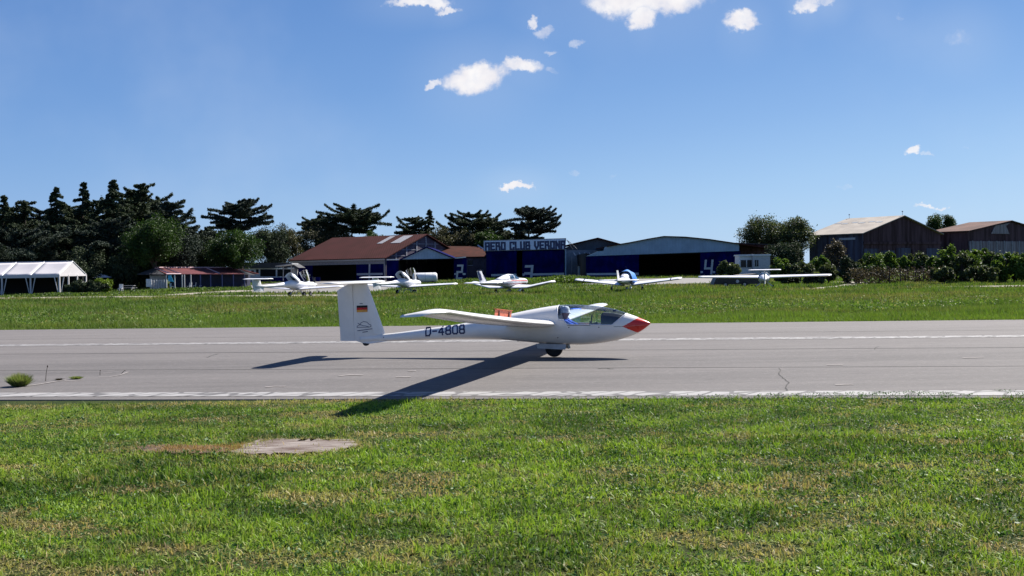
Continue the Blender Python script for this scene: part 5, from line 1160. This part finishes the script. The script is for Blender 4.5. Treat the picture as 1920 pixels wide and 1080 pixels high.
CT = [ # px, py top, Y, half width px, style, material, label
 (8, 366, 172, 46, 'spire', 'cedar', 'slender pointed dark conifer at the extreme left edge above the marquee'),
 (46, 377, 176, 52, 'mix', 'cedar', 'dark conifer with a bent tip, second tree from the left edge'),
 (104, 351, 168, 66, 'spire', 'cedar', 'tall ragged dark conifer with curved leader right above the marquee'),
 (157, 341, 172, 60, 'spire', 'cedar', 'tall dark conifer with open spiky top just left of the highest conifer'),
 (211, 336, 164, 78, 'spire', 'cedar', 'highest conifer with a dense pointed top in the big left clump'),
 (262, 345, 172, 66, 'mix', 'cedar', 'broad flat-topped cedar on the right shoulder of the big left clump'),
 (322, 380, 165, 56, 'mix', 'cedar2', 'lower cedar with upswept branch ending the big left clump on its right'),
 (26, 402, 184, 60, 'mix', 'cedar', 'dark cedar filling between the two trees nearest the left edge'),
 (76, 394, 186, 58, 'mix', 'cedar2', 'dark cedar showing between the second tree and the ragged tall conifer'),
 (131, 386, 186, 56, 'mix', 'cedar', 'dark cedar showing between the two tall spiky conifers'),
 (183, 376, 184, 54, 'mix', 'cedar', 'dark cedar just left of and behind the highest conifer'),
 (238, 362, 186, 56, 'mix', 'cedar', 'dark cedar wedged between the highest conifer and the flat-topped cedar'),
 (298, 374, 184, 52, 'mix', 'cedar', 'dark cedar between the flat-topped cedar and the upswept-branch cedar'),
 (14, 432, 150, 88, 'mix', 'cedar2', 'low wide cedar with drooping boughs directly behind the marquee roof'),
 (120, 425, 156, 70, 'mix', 'cedar', 'very dark low cedar filling the gap behind the marquee gable'),
 (205, 415, 154, 76, 'mix', 'cedar2', 'grey-green cedar in shade under the highest conifer'),
 (392, 428, 176, 34, 'mix', 'cedar', 'small dark conifer between the big clump and the lone layered cedar'),
 (449, 375, 190, 56, 'flat', 'cedar2', 'lone layered cedar with separate flat boughs above the bright green tree'),
 (662, 393, 242, 66, 'flat', 'cedar', 'wide umbrella-shaped cedar above the red-brown hangar roof'),
 (600, 408, 246, 46, 'flat', 'cedar', 'low layered cedar just left of the umbrella-shaped cedar'),
 (773, 407, 238, 32, 'flat', 'cedar', 'small layered cedar at the right end of the red-brown roof ridge'),
 (806, 392, 240, 44, 'spire', 'cedar', 'narrow cedar with a single upright spike above hangar 2'),
 (885, 401, 218, 58, 'flat', 'cedar', 'spreading dark cedar above the left end of the sign board'),
 (925, 412, 222, 40, 'mix', 'cedar', 'dense dark cedar touching the left of the airy cedar over the sign'),
 (993, 389, 214, 54, 'flat', 'cedar2', 'airy cedar with sky showing through, right over the AERO CLUB sign'),
]
LOWF = {449: .60, 662: .66, 600: .62, 773: .60, 885: .55, 993: .55}
for i, (px, py, Y, wp, st, m, lab) in enumerate(CT):
    conifer(px, py, Y, wp*1.12, lab, st, m, seed=i*11, low=.10 if st != 'flat' else LOWF.get(px, .5), dens=1.7 if wp > 60 else 1.3, lean=.03 if i % 3 == 0 else -.02)
BL = [ # px, top, Y, hw, bottom, material, label
 (288, 405, 150, 52, 505, 'decid', 'mid green broadleaf tree in front of the big conifer clump', 15000),
 (338, 430, 156, 44, 512, 'cedar2', 'dark bushy evergreen behind the clubhouse roof', 11000),
 (437, 433, 158, 54, 505, 'decid', 'bright green broadleaf tree beneath the lone layered cedar', 15000),
 (388, 445, 168, 44, 515, 'cedar', 'dark evergreen between two green trees behind the clubhouse', 10000),
 (505, 425, 200, 36, 505, 'cedar', 'dark narrow evergreen right of the bright green tree', 10000),
 (533, 420, 222, 34, 500, 'brown_leaf', 'thin-leaved tree with pale gaps left of the red-brown hangar', 9000),
 (590, 424, 238, 42, 495, 'brown_leaf', 'brownish green tree rising behind the left slope of the red-brown roof', 11000),
 (638, 428, 240, 40, 480, 'brown_leaf', 'olive-brown tree under the umbrella-shaped cedar', 9000),
 (697, 436, 238, 30, 470, 'decid', 'small green tree peeping over the red-brown roof ridge', 5000),
 (770, 440, 236, 30, 475, 'brown_leaf', 'brownish tree right behind the ridge end of the red-brown roof', 6000),
 (835, 428, 214, 46, 480, 'brown_leaf', 'olive-brown tree behind hangar 2 gable', 10000),
 (878, 432, 212, 30, 475, 'brown_leaf', 'brown-green tree left of the round crown beside the sign', 6000),
 (912, 430, 210, 28, 478, 'decid', 'round green tree touching the left end of the sign board', 7000),
 (960, 432, 222, 32, 470, 'cedar', 'dark low tree directly behind the sign board lettering', 6000),
 (60, 470, 152, 70, 545, 'cedar', 'dark shrubby tree behind the open side of the marquee', 9000),
 (165, 470, 150, 60, 545, 'cedar', 'dark tree between the marquee and the picnic bench', 9000),
 (240, 475, 152, 50, 545, 'cedar', 'dark evergreen left of the clubhouse roof end', 9000),
 (1430, 406, 204, 44, 478, 'olive', 'left one of two touching round olive-green trees right of hangar 4', 12000),
 (1482, 404, 202, 42, 486, 'olive', 'right one of two touching round olive-green trees, beside the pale roofed hangar', 12000),
 (1470, 455, 166, 50, 515, 'cedar', 'dark undergrowth tree below the two airy trees', 9000),
 (1763, 402, 260, 31, 440, 'decid', 'far round tree between the two old hangar roofs', 7000),
 (1567, 452, 150, 22, 505, 'dry_bush', 'greyish half-bare small tree in front of the old hangar wall', 2600),
]
for i, (px, py, Y, wp, pb, m, lab, n) in enumerate(BL):
    broadleaf(px, py, Y, wp, pb, lab, m, n=n, seed=i*17, size=(.22 if Y > 165 else .19), nsub=80 if n > 9000 else 44)
BU = [ # px, top, Y, hw, bottom, mat, label
 (1464, 486, 124, 20, 524, 'bush', 'yellow-green bush touching the right side of the white cabin'),
 (1500, 490, 122, 26, 522, 'olive', 'dull olive bush, second right of the white cabin'),
 (1541, 481, 126, 18, 505, 'bush', 'bright green round bush in front of the dark old hangar side'),
 (1552, 497, 118, 22, 524, 'olive', 'grey-olive bush under the bright round bush'),
 (1590, 480, 116, 20, 525, 'cedar', 'dark bush at the left end of the fenced weeds'),
 (1628, 477, 117, 28, 524, 'bush', 'leafy mid-green bush below the corner of the old hangar'),
 (1664, 473, 122, 20, 512, 'bush', 'fresh green bush left of the rusty fence posts'),
 (1722, 474, 124, 24, 510, 'olive', 'grey-green bush behind the middle fence posts'),
 (1779, 463, 114, 27, 526, 'bush', 'tall leafy bush immediately right of the fence posts'),
 (1826, 462, 112, 30, 526, 'bush', 'widest tall bush in front of the far right hangar'),
 (1866, 470, 112, 24, 526, 'olive', 'olive bush between two leafy ones near the right edge'),
 (1884, 474, 108, 24, 527, 'bush', 'leafy bush second from the right edge'),
 (1915, 476, 107, 22, 527, 'bush', 'leafy bush cut by the right picture edge'),
 (1840, 497, 104, 40, 528, 'olive', 'low dark bush at the foot of the widest tall bush'),
 (1770, 500, 106, 24, 527, 'olive', 'low dark bush at the foot of the fence end'),
 (1609, 486, 118, 18, 526, 'olive', 'dull bush between the dark bush and the bush below the barn corner'),
 (1648, 487, 119, 18, 524, 'cedar', 'dark green bush just left of the fresh green bush by the posts'),
 (1696, 484, 123, 18, 512, 'bush', 'small green bush over the first fence posts'),
 (1751, 480, 120, 18, 522, 'bush', 'green bush over the last fence posts'),
 (1803, 471, 111, 20, 527, 'olive', 'olive bush between the two tallest right bushes'),
 (1848, 466, 113, 20, 527, 'bush', 'green bush just right of the widest tall bush'),
 (1900, 472, 110, 20, 528, 'olive', 'dull olive bush just left of the edge-cut bush'),
 (1365, 489, 124, 22, 522, 'olive', 'loose pale-leaved bush in front of the number 4'),
 (1525, 512, 109, 26, 534, 'rock', 'dark heap of brush lying under the right wing tip of the rightmost aeroplane'),
 (1480, 514, 114, 26, 532, 'cedar', 'dark low bush behind the right wing of the rightmost aeroplane'),
]
M['rock'] = M['cedar']
for i, (px, py, Y, wp, pb, m, lab) in enumerate(BU):
    broadleaf(px, py, Y, wp, pb, lab, m, 'bush', 'bush', 'bushes along the field edge on the right', n=3800, size=.20, nsub=26, seed=500+i, depth=.8)
# hedge and yellow-green bush
hd = broadleaf(160, 526, 126, 44, 551, 'clipped dark hedge right of the marquee', 'cedar', 'hedge', 'hedge', 'planting beside the marquee', n=6500, size=.14, nsub=60, seed=900, depth=.35)
broadleaf(191, 523, 128, 22, 548, 'yellow-green rounded bush rising over the dark hedge', 'ybush', 'bush', 'bush', 'planting beside the marquee', n=5000, size=.14, nsub=40, seed=901, depth=.7)
# weeds along the fence and rusty posts
def scrub(name, label, pts, h, wd, m, dens=60, size=.16):
    P = []
    for (a, b_) in pts:
        L = (b_-a).length; n = int(L*dens)
        f = rng.random(n); q = np.array(a)[None]*(1-f[:, None])+np.array(b_)[None]*f[:, None]; q[:, 0] += rng.normal(size=n)*wd*.4; q[:, 1] += rng.normal(size=n)*wd*.4; hh = h*(.5+.8*fbm(q[:, 0]*.6, q[:, 1]*.6, 3)); q[:, 2] += hh*rng.random(n)**.8; P.append(q)
    o = crown(name, np.concatenate(P), size, m, None, -.3, 2.2); return tag(o, label, kind='stuff')
a, b_ = G(1560, 530), G(1800, 530); a.y = b_.y = 112; a.x = S(1600, 520, 112).x; b_.x = S(1775, 520, 112).x; a.z = b_.z = gz(112)
scrub('dry_weeds', 'brown dead weeds tangled behind the rusty fence posts', [(a, b_)], 1.8, 1.2, M['dry_bush'], 260, .13)
for i, px in enumerate((1668, 1688, 1702, 1717, 1731, 1745)):
    g_ = S(px, 520, 110.5); fp = thing('fence_post', 'rusty bent-topped fence post, %s of the row in front of the dry weeds' % ('leftmost', 'second from left', 'third from left', 'third from right', 'second from right', 'rightmost')[i], 'post', (g_.x, g_.y, gz(110.5)), 0, 'fence posts in front of the dry weeds')
    z1 = S(px, 499, 110.5).z-gz(110.5); mb = MB(); mb.tube([(0, 0, 0), (.02, 0, z1*.8), (-.05, 0, z1*.93), (-.28, 0, z1)], .05, 6); mb.build('post', M['oldwall'], fp)

# ------------------------------------------------------------------ grass
def blades(name, X, Y, Z, h, w, m, dry, lean=.45, seg=1, label=None, rnd=None):
    n = len(X); az = rng.uniform(0, 2*np.pi, n); la = rng.uniform(0, 2*np.pi, n); ln_ = h*lean*rng.random(n)**.7*1.6
    ox, oy = np.cos(la)*ln_, np.sin(la)*ln_; wx, wy = np.cos(az)*w*.5, np.sin(az)*w*.5
    B = np.stack([X, Y, Z], 1); O = np.stack([ox, oy, np.sqrt(np.maximum(h*h-ln_*ln_*.8, (h*.25)**2))], 1); Wv = np.stack([wx, wy, 0*wx], 1)
    r = rng.random(n) if rnd is None else rnd
    if seg == 1:
        V = np.stack([B-Wv, B+Wv, B+O], 1).reshape(-1, 3); Q = np.arange(n*3).reshape(-1, 3); k = 3
    else:
        Mi = B+O*np.array([.35, .35, .62]); V = np.stack([B-Wv*.8, B+Wv*.8, Mi+Wv, Mi-Wv, B+O], 1).reshape(-1, 3)
        b5 = np.arange(n)[:, None]*5; Q = np.concatenate([b5+np.array([[0, 1, 2]]), b5+np.array([[0, 2, 3]]), b5+np.array([[3, 2, 4]])], 1).reshape(-1, 3); k = 5
    o = big(name, V, Q, m, {'rnd': np.repeat(r, k), 'dry': np.repeat(dry, k)}, None, 3); return tag(o, label, kind='stuff')
M['lawn'] = leafmat('lawn_grass', (.024, .072, .007), (.185, .290, .030), (.36, .27, .14), .35, .55, ns=.9)
M['meadow'] = leafmat('meadow_grass', (.022, .066, .008), (.115, .195, .024), (.20, .165, .07), .35, .6, ns=.25)
M['weed'] = leafmat('meadow_weeds', (.025, .058, .010), (.12, .19, .035), (.28, .26, .12), .35, .6, ns=.3)
# near lawn
def scatter(y0, y1, dens, margin=.6, p=1.0):
    """random points in the view wedge between two depths"""
    n = int(dens*(y1-y0)*(.5*(y0+y1))*.97+dens*(y1-y0)*2*margin)
    y = rng.uniform(0, 1, int(n*1.5)); y = y0+(y1-y0)*y; xw = y*.485+margin; x = rng.uniform(-1, 1, len(y))*(y1*.485+margin); k = np.abs(x) < xw; return x[k], y[k]
en = E_near
slabc = [G(560, 840), G(345, 843)]
def bare(x, y):
    a = G(438, 840); b_ = G(672, 836); c0 = (a.x+b_.x)/2; hw = (b_.x-a.x)/2; y0 = (G(560, 824).y+G(560, 854).y)/2; hh = (G(560, 824).y-G(560, 854).y)/2
    w_ = .35*(fbm(x*4, y*4, 8)-.5)
    d1 = ((x-c0)/(hw*1.02))**2+((y-y0)/(hh*1.0))**2+w_*2
    a2 = G(262, 842); b2 = G(440, 842); d2 = ((x-(a2.x+b2.x)/2)/((b2.x-a2.x)/2))**2+((y-G(340, 843).y)/(.17))**2+w_*2
    return np.minimum(d1, d2)
for (y0, y1, dn, hh, ww, seg) in ((5.3, 8.0, 5200, .048, .0075, 2), (8.0, 11.0, 4000, .046, .0095, 2), (11.0, 14.8, 2900, .044, .012, 1)):
    x, y = scatter(y0, y1, dn, 1.9); ed = np.array([en(v) for v in x]) if False else en(0)+(en(1)-en(0))*x
    rag = .10*fbm(x*3, y*0, 31)+.05*rng.random(len(x))
    k = y < ed+rag-.04; x, y = x[k], y[k]
    bd = bare(x, y)
    d_ = ss(fbm(x*1.3, y*2.6, 1), .56, .72)*.9+.55*ss(fbm(x*4.1, y*6.5, 5), .56, .76)+.15*ss(fbm(x*.35, y*.8, 77), .45, .7)
    d_ += .8*ss(y, en(0)-.35, en(0))*ss(fbm(x*2, y*2, 9), .35, .6)+ss(2.0-bd, 0, 1)*.6
    d_ = np.clip(d_, 0, 1.3)
    th_ = fbm(x*5, y*5, 21)
    k = (rng.random(len(x)) < (1-.45*ss(d_, .3, 1.2))*(.38+.8*ss(th_, .30, .55))) & (rng.random(len(x)) < .05+.95*ss(bd+.5*(fbm(x*9, y*9, 19)-.5), .45, 1.1))
    x, y, d_, th_ = x[k], y[k], d_[k], th_[k]; n = len(x)
    # most blades gather into small tufts
    cs = np.where(rng.random(n) < .5, .065, .118); jx, jy = np.floor(x/cs+.3*np.sin(y*3)), np.floor(y/cs); hx = vnoise(jx+.0, jy+.0, 101); hy = vnoise(jx+.0, jy+.0, 202)
    cx_, cy_ = (jx+.15+.7*hx)*cs, (jy+.15+.7*hy)*cs; pull = (rng.random(n) < .75)*rng.uniform(.3, .95, n); x = x+(cx_-x)*pull; y = y+(cy_-y)*pull
    tv = vnoise(jx+.0, jy+.0, 303)
    tuft = ss(fbm(x*1.7, y*1.7, 41), .50, .75)
    h = hh*(.35+1.0*rng.random(n)**1.5)*(1-.35*np.clip(d_, 0, 1))*(1+.6*tuft)*(.55+.9*tv)
    dryc = np.clip(d_*.70+.22*(rng.random(n)-.5)+.55*(rng.random(n) < .07), 0, 1)
    rr = np.clip(.40*rng.random(n)+.30*tv+.75*ss(fbm(x*1.2, y*1.9, 51), .3, .7)-.28+.35*(fbm(x*.3, y*.6, 61)-.4), 0, 1)
    blades('lawn_grass', x, y, np.full(n, -.008), h, np.full(n, ww)*rng.uniform(.7, 1.5, n), M['lawn'], dryc, .95, seg, 'short patchy green and straw lawn in the foreground', rr)
# clover leaves and low weeds between blades
x, y = scatter(5.3, 14.4, 620); k = (y < en(0)-.05) & (bare(x, y) > 1.1) & (fbm(x*1.3, y*1.3, 71) > .46); x, y = x[k], y[k]; n = len(x)
V, Q, r = leaves(np.stack([x, y, rng.uniform(.008, .035, n)], 1), .017, .0, None, 1.1)
tag(big('clover_leaves', V, Q, leafmat('clover', (.02, .062, .014), (.07, .14, .035), None, .3, .6, ns=1), {'rnd': r}, None, 4), 'small clover leaves scattered through the foreground lawn', kind='stuff')
# straw and dead thatch fringing the bare slab and lying over dry spots
x, y = scatter(8, 13.5, 2600); bd = bare(x, y)+.5*(fbm(x*9, y*9, 19)-.5); k = (bd < 1.6) & (rng.random(len(x)) < np.exp(-((bd-1.02)/.28)**2)); x, y = x[k], y[k]; n = len(x)
blades('straw', x, y, np.full(n, -.004), rng.uniform(.02, .07, n), np.full(n, .008), M['lawn'], rng.uniform(.35, 1, n), 1.1, 1, 'straw fringe round the worn slab and bare soil')
a_, b_ = G(300, 843), G(448, 843); n = 2600; f = rng.random(n); x = a_.x+(b_.x-a_.x)*f; y = a_.y+rng.normal(size=n)*.10+.05*np.sin(f*9)
blades('straw', x, y, np.full(n, -.004), rng.uniform(.02, .06, n), np.full(n, .009), leafmat('orange_straw', (.12, .06, .025), (.34, .20, .08), (.40, .27, .12), .3, .7, ns=3), rng.random(n)*.8, 1.2, 1, 'orange dead grass beside the worn slab')
# flat rosettes of broad leaves
x, y = scatter(5.3, 14, 5.5); k = (bare(x, y) > 1.3) & (y < en(0)-.1); x, y = x[k], y[k]; P = []
for i in range(len(x)):
    m_ = rng.integers(6, 14); a_ = rng.uniform(0, 6.28, m_); r_ = rng.uniform(.015, .06, m_); P.append(np.stack([x[i]+np.cos(a_)*r_, y[i]+np.sin(a_)*r_, rng.uniform(.012, .045, m_)], 1))
P = np.concatenate(P); V, Q, r = leaves(P, .021, .35, None, 1.7)
tag(big('broadleaf_weeds', V, Q, leafmat('plantain', (.02, .06, .012), (.075, .15, .03), None, .3, .5, ns=1), {'rnd': r}, None, 4), 'broad leaved lawn weeds in flat rosettes', kind='stuff')
x, y = scatter(5.3, 14, 1.3); n = len(x); V, Q, r = leaves(np.stack([x, y, np.full(n, .035)], 1), .009, .9, None, 1.0)
tag(big('fallen_petals', V, Q, M['white'], {'rnd': r}, None, 4), 'tiny white flecks lying in the foreground lawn', kind='stuff')
# far meadow
ef = lambda x: E_far(0)+(E_far(1)-E_far(0))*x
pathmask = []
for o in list(COL.objects):
    if o.name.split('.')[0] in ('path', 'apron'): pathmask.append(np.array([(v.co.x, v.co.y) for v in o.data.vertices]))
from mathutils import bvhtree
deps = [bvhtree.BVHTree.FromPolygons([tuple(v.co) for v in o.data.vertices], [tuple(p.vertices) for p in o.data.polygons]) for o in COL.objects if o.name.split('.')[0] in ('path', 'apron')]
def offpath(x, y):
    out = np.ones(len(x), bool)
    for i in range(len(x)):
        for d in deps:
            if d.ray_cast((x[i], y[i], 5), (0, 0, -1))[0] is not None: out[i] = False; break
    return out
for (y0, y1, dn, hh, ww) in ((30, 36.5, 620, .08, .018), (32, 42, 360, .16, .022), (42, 60, 170, .20, .032), (60, 84, 62, .26, .06), (84, 112, 34, .24, .08), (112, 195, 9, .22, .12)):
    x, y = scatter(y0, y1, dn, 7.0); ed = ef(x)
    if y0 < 34: k = (y > ed-.06+.12*rng.random(len(x))); 
    else: k = np.ones(len(x), bool)
    if y0 == 32: k = y > ed+1.6+1.2*(fbm(x*.8, y*0, 3)-.5)
    if y0 == 30: k &= y < ed+2.6
    x, y = x[k], y[k]
    if y1 > 60: k = offpath(x, y); x, y = x[k], y[k]
    n = len(x); th_ = fbm(x*.35, y*.5, 14)
    d_ = np.clip(ss(fbm(x*.12, y*.25, 2), .50, .75)*.6*ss(y, 34, 44)+.35*(rng.random(n) < .12)+.15*rng.random(n), 0, 1)
    z = np.interp(y, [a for a, b in GP], [b for a, b in GP])-.01
    h = hh*(.4+.9*rng.random(n))*(.6+1.0*ss(th_, .35, .65)); rr = np.clip(.5*rng.random(n)+.4*ss(fbm(x*.25, y*.4, 90), .3, .7)+.35*(1-ss(y, 33, 38)), 0, 1)
    blades('meadow_grass', x, y, z, h, ww*rng.uniform(.6, 1.5, n), M['meadow'], d_, .5, 1, 'unmown green meadow grass beyond the runway', rr)
# taller weeds: upright clumps with leaves and pale seed heads
x, y = scatter(38, 66, 1.6, 3); k = (fbm(x*.25, y*.25, 33) > .47); x, y = x[k], y[k]
k = offpath(x, y); x, y = x[k], y[k]; P = []; rn = []
for i in range(len(x)):
    m_ = rng.integers(14, 40); hh = rng.uniform(.15, .45)*(1+.6*(rng.random() < .1)); r0 = rng.uniform(.06, .3)
    P.append(np.stack([x[i]+rng.normal(size=m_)*r0, y[i]+rng.normal(size=m_)*r0, gz(y[i])+rng.random(m_)*hh], 1)); rn.append(np.clip(rng.random(m_)*.5+rng.uniform(0, .6), 0, 1))
P = np.concatenate(P); V, Q, r = leaves(P, .05, -.2, np.concatenate(rn), 1.8)
tag(big('tall_weeds', V, Q, M['weed'], {'rnd': r, 'dry': np.repeat((rng.random(len(P)) < .08)*1.0, 4)}, None, 4), 'taller leafy weeds standing in the meadow between runway and aeroplanes', kind='stuff')
# weed bank before hangar 3
P = []
for (p0, p1, h0, n) in (((1000, 531), (1125, 531), 1.05, 5200), ((985, 535), (1010, 534), .6, 900), ((790, 534), (912, 530), .35, 3000), ((860, 531), (905, 530), .6, 900), ((240, 548), (470, 543.5), .42, 4200), ((0, 557), (240, 553), .35, 3800)):
    a, b_ = G(*p0), G(*p1); f = rng.random(n); q = np.outer(1-f, a)+np.outer(f, b_); q[:, 0] += rng.normal(size=n)*.5; q[:, 1] += rng.normal(size=n)*1.6
    env = (np.sin(np.clip(f, 0, 1)*np.pi)**.5)*(.45+.9*fbm(q[:, 0]*.5, q[:, 1]*.5, 6)); q[:, 2] = np.interp(q[:, 1], [a for a, b in GP], [b for a, b in GP])+h0*env*rng.random(n)**.7; P.append(q)
P = np.concatenate(P); V, Q, r = leaves(P, .19, -.2, None, 1.6)
tag(big('weed_bank', V, Q, M['bush'], {'rnd': r}, None, 4), 'green weeds grown along the fronts of the hangars and clubhouse', kind='stuff')
# runway tuft and small weeds
def tuft(px, py, wpx, hpx, n, label, m, sp=1.0):
    g_ = G(px, py); k_ = g_.y/F_; R = wpx*k_/2; H = hpx*k_; a = rng.uniform(0, 2*np.pi, n); q = rng.random(n)**.6
    bx, by = np.cos(a)*q*R*.38, np.sin(a)*q*R*.38; h = H*rng.uniform(.55, 1.15, n)*(1-.25*q)
    tx, ty = bx*2.7*sp+rng.normal(size=n)*.03, by*2.7*sp; w_ = .008*rng.uniform(.7, 1.6, n); az = rng.uniform(0, 2*np.pi, n); wx, wy = np.cos(az)*w_, np.sin(az)*w_; z0 = np.zeros(n)
    V = np.stack([np.stack([bx-wx, by-wy, z0], 1), np.stack([bx+wx, by+wy, z0], 1), np.stack([tx, ty, h], 1)], 1).reshape(-1, 3)
    t_ = big('weed_tuft', V, np.arange(n*3).reshape(-1, 3), m, {'rnd': np.repeat(rng.random(n), 3), 'dry': np.repeat(np.clip(rng.random(n)*.5+.25*(h/H > .9), 0, 1), 3)}, None, 3)
    t_.location = (g_.x, g_.y, .005); return tag(t_, label, 'weed', 'weeds growing in the runway joints')
tuft(36, 725, 52, 26, 1500, 'large yellow-green grass tuft growing on the runway at the left', M['weed'])
tuft(143, 711, 26, 6, 350, 'low flat weed in the runway crack right of the big tuft', M['weed'])
tuft(111, 713, 16, 4, 120, 'tiny brown weed between the big tuft and the low flat weed', M['dry_bush'])
def stalk(px, py, py1, label, dxp=2.5):
    g_ = G(px, py); k_ = g_.y/F_; mb = MB(); h = (py-py1)*k_; mb.tube([(0, 0, 0), (.3*dxp*k_, 0, h*.5), (dxp*k_, 0, h)], [.006, .005, .004], 5); mb.tube([(dxp*k_, 0, h*.9), (dxp*k_, 0, h*1.03)], .010, 5)
    o = mb.build('weed_stalk', M['bark']); o.location = g_; tag(o, label, 'weed', 'weeds growing in the runway joints')
stalk(85.5, 715, 686, 'single thin tall dry stalk standing right of the big runway tuft', 4); stalk(187.5, 704, 694, 'short dry stalk near the curved grass blade on the runway', .5); stalk(228, 701, 694, 'short leaning dry stalk at the end of the runway crack', 7)
mb = MB()
def gstrip(P, wd, z=.012):
    P = [G(*p) for p in P]; n = len(P); A = []; B = []
    for i, p_ in enumerate(P):
        tv = P[min(i+1, n-1)]-P[max(i-1, 0)]; nn = Vector((-tv.y, tv.x, 0)).normalized()*wd/2*random.uniform(.6, 1.3); A.append((p_.x+nn.x, p_.y+nn.y, z)); B.append((p_.x-nn.x, p_.y-nn.y, z))
    mb.add(A+B, [(i, n+i, n+i+1, i+1) for i in range(n-1)])
gstrip([(0, 728), (20, 727), (45, 725), (70, 722), (100, 717), (125, 713)], .05); gstrip([(120, 715), (140, 714.5), (158, 714)], .07); gstrip([(185, 708), (205, 707.5), (225, 704), (240, 698.5)], .05); gstrip([(188, 701), (210, 700.5)], .04); gstrip([(190, 697), (215, 695.7)], .03)
for P in ([(498, 727), (515, 725.5), (535, 725.5)], [(635, 706), (655, 704), (680, 704.5)], [(742, 708), (770, 708)], [(1566, 722.5), (1585, 722), (1600, 722)], [(1805, 672), (1825, 671.5), (1845, 671)], [(1550, 685), (1580, 684.5)], [(765, 697), (780, 696.5)]): gstrip(P, .08)
tag(mb.build('pale_scuffs', mat('pale_scuff', (.26, .235, .225), .9, var=.1, vs=8)), kind='structure')
